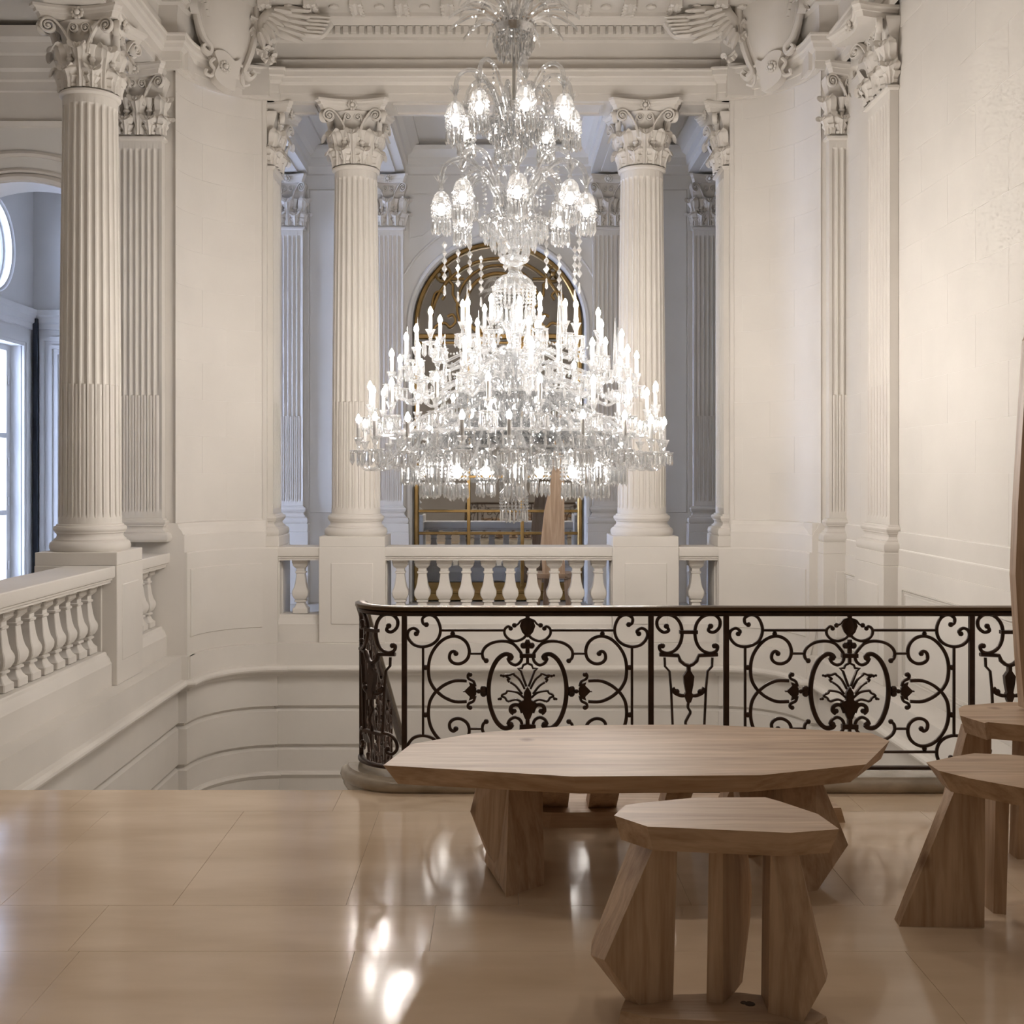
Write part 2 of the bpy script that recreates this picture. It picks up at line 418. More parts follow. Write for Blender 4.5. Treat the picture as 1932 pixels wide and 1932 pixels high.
# blank wall on the right: dado, panels, ashlar -----------------------------------------------
rp = [(3.66, YC), (3.66, -4.0)]
wr = struct(obj('wall_right', *sweep([(0.04, -0.275), (0.04, 0.80), (0.03, 0.81), (0.03, 0.96), (0.02, 0.97), (0.02, 1.12), (0.0, 1.125), (0, 6.3)], rp), M['mortar'], None, 25),
            'tall blank cream ashlar wall with a shallow fluted pilaster', 'wall')
obj('dado', *sweep([(0.04, -0.28), (0.044, -0.27), (0.044, 0.79), (0.04, 0.81), (0.034, 0.812), (0.034, 0.95), (0.024, 0.965), (0.024, 1.115), (0.0, 1.126)], rp), M['stone'], wr, 25)
zz = [1.127] + ZS[1:] + [5.93]
for k in range(len(zz) - 1):
    y = YC + (0.0 if k % 2 else 0.55)
    while y > -3.9:
        a, b = max(y - 1.12, -3.98), min(y, YC)
        if b - a > 0.1: obj('stone_block', *bbox(3.658, 3.70, a + 0.0012, b - 0.0012, zz[k] + 0.0012, zz[k + 1] - 0.0012, 0.0006), M['stone'], wr)
        y -= 1.12
def wall_frame(y0, y1, z0, z1, x, parent, d=0.018):
    for k, (o, wd) in enumerate(((0, 0.012), (0.022, 0.010), (0.05, 0.010))):
        mb = MB()
        for a, b, c, e in ((y0 + o, y1 - o, z0 + o, z0 + o + wd), (y0 + o, y1 - o, z1 - o - wd, z1 - o), (y0 + o, y0 + o + wd, z0 + o + wd, z1 - o - wd), (y1 - o - wd, y1 - o, z0 + o + wd, z1 - o - wd)):
            mb.add(*box(x - d + k * 0.004, x + 0.002, a, b, c, e))
        mb.make('panel_moulding', M['stone'], parent)
wall_frame(7.4, 10.25, -0.18, 0.62, 3.62, wr)
wall_frame(11.35, 11.95, -0.18, 0.62, 3.62, wr)
wall_frame(3.6, 7.1, -0.18, 0.62, 3.62, wr)

# window gallery -----------------------------------------------------------------------------
XW = -6.73
def rect_wall(y0, y1, z0, z1, x0, x1): return box(x0, x1, y0, y1, z0, z1)
wo = MB()
wins = [(14.3, 16.2)]
prev = 17.0; ZT = 3.45
ocs = [(15.28, 4.72, 0.60)]
def ring_hole(mb, y0, y1, z0, z1, cy, cz, r, x0, x1, n=32):
    """square wall panel with a round hole"""
    inn = []; out = []
    for i in range(n):
        a = 2 * PI * i / n + PI / 4; c, s = math.cos(a), math.sin(a); m = max(abs(c), abs(s))
        q = (c / m, s / m)
        out.append(((y0 + y1) / 2 + q[0] * (y1 - y0) / 2, (z0 + z1) / 2 + q[1] * (z1 - z0) / 2))
        inn.append((cy + r * c, cz + r * s))
    v = []
    for x in (x1, x0): v += [(x, a, b) for a, b in out] + [(x, a, b) for a, b in inn]
    f = []
    for i in range(n):
        j = (i + 1) % n
        f += [(i, j, n + j, n + i), (2 * n + i, 3 * n + i, 3 * n + j, 2 * n + j), (n + i, n + j, 3 * n + j, 3 * n + i)]
    mb.add(v, f)
X0 = XW - 0.17
for k, (a, b) in enumerate(wins):
    wo.add(*box(X0, XW, b, prev, -0.3, 6.5))                       # pier
    if k == 0:
        wo.add(*box(X0, XW, a, b, ZT, 3.8)); ring_hole(wo, a, b, 3.8, 5.6, 15.28, 4.72, 0.60, X0, XW); wo.add(*box(X0, XW, a, b, 5.6, 6.5))
    else: wo.add(*box(X0, XW, a, b, ZT, 6.5))
    wo.add(*box(X0, XW, a, b, -0.3, -0.12))
    prev = a
wo.add(*box(X0, XW, -4.0, prev, -0.3, 6.5))
wout = struct(wo.make('wall_outer', M['paint']), 'pale outer wall of the gallery with tall windows', 'wall')
obj('string_course', *sweep([(0, 3.72), (0.03, 3.73), (0.03, 3.80), (0.06, 3.82), (0.06, 3.90), (0.09, 3.93), (0.10, 4.0), (0.0, 4.02)], [(XW, 12.6), (XW, 16.6), (-4.3, 16.6)]), M['paint'], wout, 25)
for k, (a, b) in enumerate(wins):
    wn = struct(bpy.data.objects.new('window_%d' % (k + 1), None), ['tall white French window at the far end of the gallery', 'tall white gallery window hidden behind the column', 'tall white gallery window near the landing', 'tall white window beside the landing'][k], 'window')
    COL.objects.link(wn); wn.location = (X0, (a + b) / 2, -0.12)
    mb = MB()
    for (ya, yb, za, zb) in ((a, a + 0.13, -0.12, ZT), (b - 0.13, b, -0.12, ZT), (a + 0.13, b - 0.13, ZT - 0.08, ZT), (a + 0.13, b - 0.13, -0.12, 0.12), ((a + b) / 2 - 0.06, (a + b) / 2 + 0.06, 0.12, ZT - 0.08)):
        mb.add(*box(X0 - 0.06, X0 + 0.01, ya, yb, za, zb))
    mb.make('window_frame', M['paint'], wn)
    for zb in (2.18, 1.1):
        for c0, c1 in ((a + 0.13, (a + b) / 2 - 0.06), ((a + b) / 2 + 0.06, b - 0.13)):
            obj('glazing_bar', *box(X0 - 0.05, X0 + 0.005, c0, c1, zb - 0.035, zb + 0.035), M['paint'], wn)
    zc = [0.12, 1.065, 1.135, 2.145, 2.215, ZT - 0.08]
    for c0, c1 in ((a + 0.13, (a + b) / 2 - 0.06), ((a + b) / 2 + 0.06, b - 0.13)):
        for i in (0, 2, 4): obj('pane', *box(X0 - 0.03, X0 - 0.026, c0, c1, zc[i], zc[i + 1]), M['pane'], wn)
    arc = MB()
    for (o, wd, dp) in ((0.0, 0.05, 0.035), (0.05, 0.05, 0.05), (0.10, 0.05, 0.03)):
        for ya, yb, za, zb in ((a - o - wd, a - o, -0.2, ZT + o), (b + o, b + o + wd, -0.2, ZT + o), (a - o - wd, b + o + wd, ZT + o, ZT + o + wd)):
            arc.add(*box(XW - 0.01, XW + dp, ya, yb, za, zb))
    arc.make('architrave', M['paint'], wn)
    if k == 0:
        for z in (0.3, 1.2, 1.75, 2.9): obj('hinge', *lathe([(0.014, 0), (0.014, 0.12)], 8, (X0 + 0.02, b - 0.085, z)), M['paint'], wn, True)
oc = struct(bpy.data.objects.new('window_5', None), 'round window above the far French window', 'window'); COL.objects.link(oc); oc.location = (X0, 15.28, 4.72)
circ = lambda r, x, n=40: [(x, 15.28 + r * math.cos(2 * PI * i / n), 4.72 + r * math.sin(2 * PI * i / n)) for i in range(n)]
obj('window_frame', *tube(circ(0.585, X0 + 0.03), 0.03, 6, closed=True), M['paint'], oc, True)
obj('surround', *tube(circ(0.66, XW), 0.035, 6, closed=True), M['paint'], oc, True)
obj('pane', *extrude(circ(0.59, X0 + 0.02), (0.004, 0, 0)), M['pane'], oc)
# end wall of the gallery behind the arch, and the back wall with its arched mirror recess
wb = MB(); 
wb.add(*box(-7.1, -1.245, 16.6, 16.9, -0.3, 6.6)); wb.add(*box(1.245, 7.0, 16.6, 16.9, -0.3, 6.6))
n = 40; arch = [(1.245 * math.cos(PI * i / n), 3.78 + 1.245 * math.sin(PI * i / n)) for i in range(n + 1)]
v = []
for yy in (16.6, 16.9):
    v += [(x, yy, z) for x, z in arch] + [(x, yy, 6.6) for x, z in arch]
m = n + 1; f = []
for i in range(n):
    f += [(i, i + 1, m + i + 1, m + i), (2 * m + i, 3 * m + i, 3 * m + i + 1, 2 * m + i + 1), (i, 2 * m + i, 2 * m + i + 1, i + 1)]
wb.add(v, f); wb.add(*box(-1.32, 1.32, 16.82, 16.9, -0.3, 5.2))
wbk = struct(wb.make('wall_gallery_back', M['paint']), 'pale far wall of the gallery around the arched mirror', 'wall')
def panel_frame(x0, x1, z0, z1, y, parent, wd=0.02, dp=0.02, mt='paint'):
    mb = MB()
    for a, b, c, e in ((x0, x1, z0, z0 + wd), (x0, x1, z1 - wd, z1), (x0, x0 + wd, z0 + wd, z1 - wd), (x1 - wd, x1, z0 + wd, z1 - wd)):
        mb.add(*box(a, b, y - dp, y + 0.002, c, e))
    return mb.make('panel_moulding', M[mt], parent)
for s in (-1, 1):
    a, b = sorted((s * 1.92, s * 2.76)); panel_frame(a, b, 1.05, 5.78, 16.6, wbk)
    obj('wall_panel', *bbox(a + 0.03, b - 0.03, 16.585, 16.61, 1.08, 5.75, 0.008), M['paint'], wbk)
    # spandrel moulding above the arch
    ar = [(s * 1.55 * math.cos(t), 16.59, 3.78 + 1.55 * math.sin(t)) for t in [R(8 + 5 * i) for i in range(15)]]
    obj('spandrel_moulding', *tube(ar, 0.02, 6), M['paint'], wbk, True)
    sp = [(s * 1.28, 16.59, 5.05), (s * 1.28, 16.59, 5.68), (s * 0.35, 16.59, 5.68)] + [(s * 1.72 * math.cos(t), 16.59, 3.78 + 1.72 * math.sin(t)) for t in [R(80 - 5 * i) for i in range(7)]]
    obj('spandrel_panel', *tube(sp, 0.014, 4, closed=True), M['paint'], wbk)
mo = [(1.29 * math.cos(PI * i / n), 16.59, 3.78 + 1.29 * math.sin(PI * i / n)) for i in range(n + 1)]
obj('arch_moulding', *tube([(1.29, 16.59, -0.2)] + mo + [(-1.29, 16.59, -0.2)], 0.045, 8), M['paint'], wbk, True)
obj('gallery_cornice', *sweep([(0, 5.96), (0.05, 5.97), (0.05, 6.08), (0.08, 6.10), (0.08, 6.2), (0.13, 6.24), (0.16, 6.30), (0.16, 6.36), (0.0, 6.4)], [(XW, 12.5), (XW, 16.6), (7.0, 16.6)]), M['paint'], wbk, 25)
obj('blind_roundel', *tube([(-5.68 + 0.55 * math.cos(2 * PI * i / 40), 16.59, 4.78 + 0.55 * math.sin(2 * PI * i / 40)) for i in range(40)], 0.02, 6, closed=True), M['paint'], wbk, True)
panel_frame(-6.62, -5.3, -0.2, 3.62, 16.6, wbk, 0.06, 0.05); panel_frame(-6.5, -5.42, -0.2, 3.5, 16.6, wbk, 0.05, 0.035); panel_frame(-6.4, -5.5, -0.2, 3.4, 16.6, wbk, 0.03, 0.02)
sl = obj('cable_slot', *bbox(-6.70, -6.63, 16.50, 16.56, -0.2, 3.88, 0.01), M['dark']); sl['label'] = 'narrow dark upright slot in the corner beside the far window'; sl['category'] = 'slot'
# transverse arched wall of the gallery
n = 36; ac, az, ar_ = -5.12, 3.42, 1.36
pts = [(ac + ar_ * math.cos(PI * i / n), az + ar_ * math.sin(PI * i / n)) for i in range(n + 1)]
v = []; f = []; m = n + 1
for yy in (12.32, 12.75):
    v += [(x, yy, z) for x, z in pts] + [(x, yy, 6.5) for x, z in pts]
for i in range(n):
    f += [(i, m + i, m + i + 1, i + 1), (2 * m + i, 2 * m + i + 1, 3 * m + i + 1, 3 * m + i), (i, i + 1, 2 * m + i + 1, 2 * m + i)]
ta = MB().add(v, f); ta.add(*box(-6.75, ac - ar_, 12.32, 12.75, -0.3, 6.5)); ta.add(*box(ac + ar_, -3.60, 12.32, 12.75, -0.3, 6.5))
wa = struct(ta.make('wall_arch', M['paint'], None, 20), 'arched cross wall of the window gallery behind the big fluted column', 'wall')
for rr, tt in ((ar_ + 0.05, 0.04), (ar_ + 0.12, 0.025), (ar_ + 0.30, 0.035)):
    obj('archivolt', *tube([(ac + rr * math.cos(PI * i / n), 12.31, az + rr * math.sin(PI * i / n)) for i in range(n + 1)], tt, 6), M['plaster'], wa, True)
obj('entablature', *sweep([(0, 5.36), (0.03, 5.37), (0.05, 5.42), (0.004, 5.44), (0.004, 5.74), (0.03, 5.75), (0.03, 5.84), (0.06, 5.86), (0.06, 5.94), (0.10, 5.97), (0.10, 6.10), (0.13, 6.12), (0.16, 6.22), (0.22, 6.26), (0.22, 6.38), (0, 6.4)], [(-6.75, 12.32), (-3.6, 12.32)]), M['plaster'], wa, 25)

# remaining shell ------------------------------------------------------------------------------
struct(obj('ceiling', *box(-3.75, 3.9, -4.0, 13.3, 7.9, 8.1), M['ceil']), 'pale ceiling over the stair hall', 'ceiling')
struct(obj('ceiling_gallery', *box(-7.1, -3.6, -4.0, 17.0, 6.45, 6.6), M['ceil']), 'pale ceiling of the window gallery', 'ceiling')
struct(obj('ceiling_back_gallery', *box(-3.6, 7.0, 13.3, 17.0, 6.45, 6.6), M['ceil']), 'coffered ceiling of the back gallery', 'ceiling')
struct(obj('wall_rear', *box(-7.1, 3.9, -4.2, -4.0, -0.3, 8.0), M['stone']), 'stone wall behind the landing', 'wall')
struct(obj('wall_gallery_end', *box(6.0, 6.2, 12.2, 17.0, -0.4, 6.6), M['paint']), 'end wall of the back gallery', 'wall')
struct(obj('wall_gallery_side', *box(2.75, 6.2, 13.25, 13.4, -0.4, 6.6), M['paint']), 'wall behind the rounded corner next to the blank wall', 'wall')
struct(obj('wall_gallery_pier', *(lambda b: (b.v, b.f))(MB().add(*box(-3.62, -3.5, 12.4, 13.42, -0.4, 6.6)).add(*box(-3.62, -2.70, 13.3, 13.42, -0.4, 6.6))), M['paint']), 'pier behind the rounded corner of the window gallery', 'wall')

# coffer beams of the back gallery
bm_ = struct(bpy.data.objects.new('trim_1', None), 'moulded ceiling beams of the back gallery', 'beams'); COL.objects.link(bm_); bm_.location = (0, 15, 6)
bp = [(0.0, 0.0), (0.26, 0.0), (0.26, 0.10), (0.30, 0.12), (0.30, 0.24), (0.36, 0.28), (0.40, 0.36), (0.46, 0.42), (0.46, 0.5)]
for xc in (-3.0, -1.6, 1.6, 3.0):
    mb = MB(); v = []; f = []; k = len(bp)
    pr = [(-a, b) for a, b in reversed(bp)] + bp
    for yy in (13.6, 16.6): v += [(xc + a, yy, 5.98 + b) for a, b in pr]
    q = len(pr)
    for i in range(q - 1): f.append((i, i + 1, q + i + 1, q + i))
    obj('beam', v, f, M['ceil'], bm_, 25)
    obj('beam_panel', *box(xc - 0.13, xc + 0.13, 13.8, 16.4, 5.96, 5.985), M['ceil'], bm_)

# stair flight (below the sight line) -----------------------------------------------------------
st = struct(bpy.data.objects.new('trim_2', None), 'stone stair flight going down from the landing', 'stairs'); COL.objects.link(st); st.location = (-2, 6, 0)
for i in range(14):
    obj('step', *bbox(-3.38, -0.62, 5.99 + 0.32 * i, 6.35 + 0.32 * i, -0.30 - 0.165 * (i + 1), -0.165 * (i + 1), 0.01), M['stone'], st)

# ------------------------------------------------------------------ entablature of the hall
ent = [(-0.05, 5.92), (0.0, 5.92), (0.0, 6.0), (0.015, 6.005), (0.015, 6.10), (0.03, 6.115), (0.05, 6.13), (0.06, 6.17), (0.085, 6.185), (0.085, 6.235), (0.10, 6.245), (0.10, 6.265), (-0.02, 6.27),
       (-0.03, 6.30), (-0.04, 6.38), (-0.04, 6.50), (-0.03, 6.60), (0.0, 6.615), (0.02, 6.62), (0.02, 6.65), (0.06, 6.66), (0.07, 6.665), (0.07, 6.745), (0.12, 6.75), (0.15, 6.77), (0.18, 6.81), (0.20, 6.82),
       (0.20, 6.86), (0.55, 6.86), (0.55, 7.0), (0.60, 7.04), (0.66, 7.12), (0.66, 7.16), (0.3, 7.2), (0.3, 7.95)]
def cshift(a, b, side): return corner(a, b, side)
E0 = [(-3.56, -4.0), (-3.56, YC - 0.15)]
EC = 0.06
pathE = [(-3.56, -4.0), (-3.56, 12.10), (-XL - 0.06, 12.10)] + corner(UA - EC, UB - EC, -1)[1:-1] + [(-2.52, 13.11), (-2.52, 13.17), (2.52, 13.17), (2.52, 13.11)] + corner(UA - EC, UB - EC, 1)[1:-1] + [(XL + 0.06, 12.10), (3.56, 12.10), (3.56, -4.0)]
tr = struct(obj('trim_3', *sweep(ent, pathE), M['plaster'], None, 25), 'cream moulded entablature with dentils running round the hall', 'cornice')
# soffit of the beam between the columns, with sunk panels
obj('soffit', *box(-2.7, 2.7, 13.165, 13.72, 5.925, 6.4), M['plaster'], tr)
for a, b in ((-2.45, -2.12), (-1.22, 1.22), (2.12, 2.45)):
    mb = MB()
    for (x0, x1, y0, y1) in ((a, b, 13.25, 13.28), (a, b, 13.60, 13.63), (a, a + 0.03, 13.28, 13.60), (b - 0.03, b, 13.28, 13.60)):
        mb.add(*box(x0, x1, y0, y1, 5.905, 5.926))
    mb.make('soffit_panel', M['plaster'], tr)
obj('side_soffit', *box(-4.12, -3.565, -4.0, 12.4, 5.925, 6.45), M['plaster'], tr)
for s_ in (-1, 1):
    for (xa, xb, ya, yb, za, zb) in ((3.34, 3.72, 12.105, 12.5, 5.925, 6.3), (2.50, 2.80, 13.115, 13.45, 5.925, 6.3), (2.6, 3.45, 13.0, 13.4, 5.935, 6.3), (3.30, 3.6, 12.2, 13.3, 5.94, 6.3)):
        x0, x1 = sorted((s_ * xa, s_ * xb)); obj('entablature_core', *box(x0, x1, ya, yb, za, zb), M['plaster'], tr)
dm = data('dentil', *bbox(-0.031, 0.031, -0.05, 0.03, 0, 0.08, 0.004), M['plaster'])
k = -28
for k in range(-27, 28): inst('dentil', dm, tr, Vector((k * 0.0915, 13.10, 6.662)) - wloc(tr))
# modillions with a curled leaf underneath
def modillion():
    mb = MB(); pr = []
    for i in range(13):
        t = i / 12; pr.append((-0.03 - 0.36 * t, -0.02 - 0.05 * math.sin(PI * t) * (1 - 0.3 * t) - (0.03 if t > 0.85 else 0)))
    v = []; f = []
    for yy, z in pr: v += [(-0.065, yy, z), (-0.03, yy, z - 0.012), (0.0, yy, z + 0.006), (0.03, yy, z - 0.012), (0.065, yy, z), (0.065, yy, 0.03), (-0.065, yy, 0.03)]
    q = 7
    for i in range(12):
        for j in range(q): l = (j + 1) % q; f.append((i * q + j, i * q + l, (i + 1) * q + l, (i + 1) * q + j))
    f += [tuple(range(q - 1, -1, -1)), tuple(12 * q + j for j in range(q))]
    mb.add(v, f)
    for s in (-1, 1):
        for i in range(4): mb.add(*ball((s * 0.055, -0.08 - 0.085 * i, -0.055), 0.028, 6, 4, 0.7))
    return data('modillion', mb.v, mb.f, M['plaster'], 40)
mm = modillion()
for k in range(-6, 7): inst('modillion', mm, tr, Vector((-0.06 + k * 0.505, 13.0, 6.86)) - wloc(tr))
rm = data('coffer_rosette', *ball((0, 0, 0), 0.06, 8, 5, 0.5), M['plaster'], True)
for k in range(-6, 6): inst('coffer_rosette', rm, tr, Vector((0.19 + k * 0.505, 12.78, 6.845)) - wloc(tr))

# added recessed ceiling lamps, out of view, to brighten the landing marble and furniture
for i, (x, y) in enumerate(((-2.4, 4.9), (0.0, 4.9), (2.4, 4.9))):
    t = thing('added_ceiling_lamp', 'small round added ceiling lamp, unseen above the landing, ' + ('on the window-gallery side', 'over the middle of the table', 'on the blank-wall side')[i], 'lamp', (x, y, 7.9), 'added unseen lamps above the landing')
    obj('trim_ring', *lathe([(0.115, 0.0), (0.115, -0.03), (0.15, -0.025), (0.155, 0.0)], 24, cap=False), M['paint'], t, 30, world=False)
    obj('lens', *lathe([(0.001, -0.012), (0.112, -0.012)], 24, cap=False), M['spot'], t, world=False)

# extra globe sconces hidden under the landing, added to brighten the lower stair walls
for i, x in enumerate((-2.2, 0.4, 2.6)):
    t = thing('added_sconce', 'added white globe sconce, unseen under the landing, ' + ('beside the stair flight', 'under the low table', 'next to the blank wall')[i], 'lamp', (x, 5.92, -1.5), 'added unseen globe sconces on the stair wall')
    obj('bracket', *tube([(0, 0, 0), (0, 0.10, -0.03), (0, 0.16, 0.0), (0, 0.16, 0.04)], 0.015, 8), M['gold'], t, True, world=False)
    obj('back_plate', *bbox(-0.05, 0.05, 0.001, 0.02, -0.09, 0.09, 0.006), M['gold'], t, world=False)
    obj('globe', *ball((0, 0.16, 0.13), 0.095, 16, 10), M['globe'], t, True, world=False)

# ------------------------------------------------------------------ fluted orders
HC = 0.72                                   # capital height
ZB, ZSH, ZCAB, ZNK, ZAB = 0.93, 1.18, 2.47, 5.20, 5.92
FS = [0, .2, .23, .30, .42, .6, .78, .90, .97]
def fl_depth(p, mode):
    if p <= .2: return 0.0
    q = (p - .2) / .8; s = math.sin(PI * q) ** 0.6
    if mode == 'hollow': return s
    if mode == 'cable': return 0.15 + 0.55 * (1 - math.sin(PI * q)) if 0.03 < q < 0.97 else 0.0
    return 0.0
def shaft_levels():
    L = [(ZSH, 'cable', 0), (ZSH + .06, 'cable', 0), (ZSH + .075, 'cable', .6), (ZSH + .1, 'cable', 1), (ZCAB, 'cable', 1), (ZCAB + .008, 'hollow', 1)]
    L += [(ZCAB + (ZNK - .2 - ZCAB) * i / 6, 'hollow', 1) for i in range(1, 7)]
    L += [(ZNK - .16, 'hollow', .85), (ZNK - .14, 'hollow', .5), (ZNK - .128, 'hollow', 0), (ZNK - .05, 'hollow', 0)]
    return L
def radius(z):
    t = (z - ZSH) / (ZNK - ZSH); return 0.283 - 0.036 * (t ** 1.6)
def column_shaft():
    v = []; f = []; n = 24 * len(FS); L = shaft_levels()
    for z, mode, k in L:
        r = radius(z)
        for i in range(24):
            for p in FS:
                a = 2 * PI * (i + p - .1) / 24; rr = r - 0.024 * k * fl_depth(p, mode)
                v.append((rr * math.cos(a), rr * math.sin(a), z))
    for k in range(len(L) - 1):
        for i in range(n): j = (i + 1) % n; f.append((k * n + i, k * n + j, (k + 1) * n + j, (k + 1) * n + i))
    return data('shaft', v, f, M['plaster'], 30)
def pil_shaft(w, d, nf=7):
    v = []; f = []; L = shaft_levels(); q = None
    for z, mode, k in L:
        row = [(-w / 2, d, z), (-w / 2, 0, z)]; m = w * 0.05; pw = (w - 2 * m) / (nf + 0.0)
        for i in range(nf):
            for p in FS: row.append((-w / 2 + m + pw * (i + p - .1 + .0), 0.022 * k * fl_depth(p, mode), z))
        row += [(w / 2, 0, z), (w / 2, d, z)]; q = len(row); v += row
    for k in range(len(L) - 1):
        for i in range(q - 1): f.append((k * q + i, k * q + i + 1, (k + 1) * q + i + 1, (k + 1) * q + i))
    return data('shaft', v, f, M['plaster'], 30)

BASE = [(0.350, 0.0), (0.362, 0.02), (0.366, 0.045), (0.358, 0.075), (0.34, 0.09), (0.325, 0.095), (0.325, 0.108), (0.306, 0.12), (0.296, 0.14), (0.30, 0.16), (0.315, 0.168), (0.315, 0.178), (0.326, 0.19), (0.330, 0.208), (0.322, 0.226), (0.305, 0.232), (0.300, 0.245), (0.286, 0.25)]

def leaf_mesh(W, Hh, curl, lean):
    # acanthus: ribbed tongue with deep side lobes, tip rolled outwards and down
    nt_, ns = 29, 9; v = []; f = []; T = 0.66
    for i in range(nt_):
        t = i / (nt_ - 1)
        if t < T: u = t / T; z = Hh * u; r = 0.004 + lean * u ** 2.2; a = 0.0
        else: a = (t - T) / (1 - T) * R(205); z = Hh + curl * math.sin(a); r = 0.004 + lean + curl * (1 - math.cos(a))
        nx, nz = math.cos(a), -math.sin(a)
        lob = abs(math.sin(PI * (3.5 * t + 0.30)))
        env = (0.55 + 0.45 * min(1, t / 0.42)) if t < 0.78 else max(0.10, (1 - ((t - 0.78) / 0.22) ** 2) ** 0.5)
        wd = W * env * (0.60 + 0.40 * lob ** 0.8)
        for j in range(ns):
            s = -1 + 2 * j / (ns - 1); e = abs(s)
            rib = 0.50 * W * (1 - e ** 1.6) * (1 if t < T else 1 - 0.7 * (t - T) / (1 - T))
            vein = 0.10 * W * (1 if j in (2, 6) else -0.6 if j in (3, 5) else 0) + (0.10 * W if j == 4 else 0)
            edge = -0.30 * W * (1 - lob) * e * e
            dn = rib + vein + edge
            v.append((s * wd, -(r + dn * nx), z + dn * nz * 0.5 + 0.22 * W * e * lob * (1 if t < T else 1 - 2.2 * (t - T) / (1 - T))))
    for i in range(nt_ - 1):
        for j in range(ns - 1): f.append((i * ns + j, i * ns + j + 1, (i + 1) * ns + j + 1, (i + 1) * ns + j))
    return data('leaf', v, f, M['plaster'], 50)
leaf1 = leaf_mesh(0.090, 0.158, 0.040, 0.046); leaf2 = leaf_mesh(0.094, 0.345, 0.052, 0.064)
def volute_mesh(s, big=True):
    # scroll lying in the face plane, centred on the face; y = outward (negative), the eye of the scroll ends it
    if big:
        c = (0.262, 0.535); sp = spiral(c[0], c[1], 0.068, 0.012, R(100), -1.9, 30)
        pts = [(0.075, 0.30), (0.078, 0.36), (0.105, 0.44), (0.16, 0.53), (0.21, 0.585), (0.245, 0.603)] + sp[1:]
        yy = lambda u: -(0.255 + 0.42 * max(0, u - 0.06) ** 1.25 + 0.02); w0 = 0.022
    else:
        c = (0.058, 0.535); sp = spiral(c[0], c[1], 0.043, 0.008, R(80), 1.7, 24)
        pts = [(0.085, 0.30), (0.098, 0.37), (0.108, 0.45), (0.098, 0.53), (0.078, 0.575)] + sp[1:]
        yy = lambda u: -0.275; w0 = 0.016
    P = catmull([(s * u, yy(u), z) for u, z in pts], 2); m = len(P)
    mb = MB().add(*strap(P, [w0 * (1.15 - 0.55 * i / m) for i in range(m)], 0.055 if big else 0.045, (0, 1, 0)))
    mb.add(*ball((s * c[0], yy(c[0]) - 0.02, c[1]), 0.018 if big else 0.012, 8, 4))
    return data('volute' if big else 'helix', mb.v, mb.f, M['plaster'], 45)
volR, volL, helR, helL = volute_mesh(1), volute_mesh(-1), volute_mesh(1, False), volute_mesh(-1, False)
caul = data('stalk', *lathe([(0.020, 0.0), (0.024, 0.10), (0.02, 0.115), (0.034, 0.13), (0.034, 0.14), (0.022, 0.155), (0.03, 0.19), (0.055, 0.24), (0.0651, 0.26)], 8), M['plaster'], True)
def rosette_mesh():
    mb = MB()
    for i in range(10):
        a = 2 * PI * i / 10; mb.add(*[[Vector((q[0], q[1], q[2])) for q in ball((0.043 * math.cos(a), 0, 0.043 * math.sin(a)), 0.018, 6, 4)[0]], ball((0, 0, 0), .01, 6, 4)[1]])
    mb.add(*ball((0, -0.012, 0), 0.028, 10, 5)); return data('rosette', mb.v, mb.f, M['plaster'], True)
ros = rosette_mesh()
def abacus_outline(h, mid, n=8, half=False):
    pts = []; c = h * 0.12
    for s in range(4):
        ang = s * PI / 2; seg = []
        for i in range(n + 1):
            u = -1 + 2 * i / n; x = u * (h - c); y = -(mid + (h - mid) * (abs(u) ** 1.8)); seg.append((x, y))
        for x, y in seg: pts.append((x * math.cos(ang) - y * math.sin(ang), x * math.sin(ang) + y * math.cos(ang)))
    if half: pts = [p for p in pts if p[1] <= 0.001]
    return pts
def abacus_mesh(h, mid, half=False):
    lv = [(0.86, 0.0), (0.87, 0.02), (0.90, 0.045), (0.93, 0.05), (0.95, 0.075), (1.0, 0.09), (1.0, 0.115)]
    base = abacus_outline(h, mid, 8, half); n = len(base); v = []; f = []
    for sc, z in lv: v += [(x * sc, y * sc, z + HC - 0.115) for x, y in base]
    for k in range(len(lv) - 1):
        for i in range(n): j = (i + 1) % n; f.append((k * n + i, k * n + j, (k + 1) * n + j, (k + 1) * n + i))
    f += [tuple(range(n - 1, -1, -1)), tuple((len(lv) - 1) * n + i for i in range(n))]
    return data('abacus', v, f, M['plaster'], 30)
abm = abacus_mesh(0.425, 0.325)
bellm = data('capital', *lathe([(0.245, -0.05), (0.262, -0.045), (0.278, -0.03), (0.278, -0.012), (0.262, 0.0), (0.225, 0.0), (0.222, 0.25), (0.232, 0.42), (0.27, 0.55), (0.32, 0.60), (0.30, 0.61)], 40), M['plaster'], 40)
shaftm = column_shaft()
basem = data('base', *lathe(BASE, 48, (0, 0, 0)), M['plaster'], 40)

def capital_round(parent, z):
    c = inst('capital', bellm, parent, (0, 0, z))
    for i in range(8): a = i * PI / 4 + PI / 8; inst('leaf', leaf1, c, (0.232 * math.sin(a), -0.232 * math.cos(a), 0.0), (0, 0, a))
    for i in range(8): a = i * PI / 4; inst('leaf', leaf2, c, (0.224 * math.sin(a), -0.224 * math.cos(a), 0.0), (0, 0, a))
    for i in range(8): a = i * PI / 4 + PI / 8; inst('stalk', caul, c, (0.265 * math.sin(a), -0.265 * math.cos(a), 0.12))
    for i in range(4):
        a = i * PI / 2
        for m_, nm in ((volR, 'volute'), (volL, 'volute'), (helR, 'helix'), (helL, 'helix')): inst(nm, m_, c, (0, 0, 0), (0, 0, a))
        inst('rosette', ros, c, (0.335 * math.sin(a), -0.335 * math.cos(a), 0.655), (0, 0, a))
    inst('abacus', abm, c)
    return c
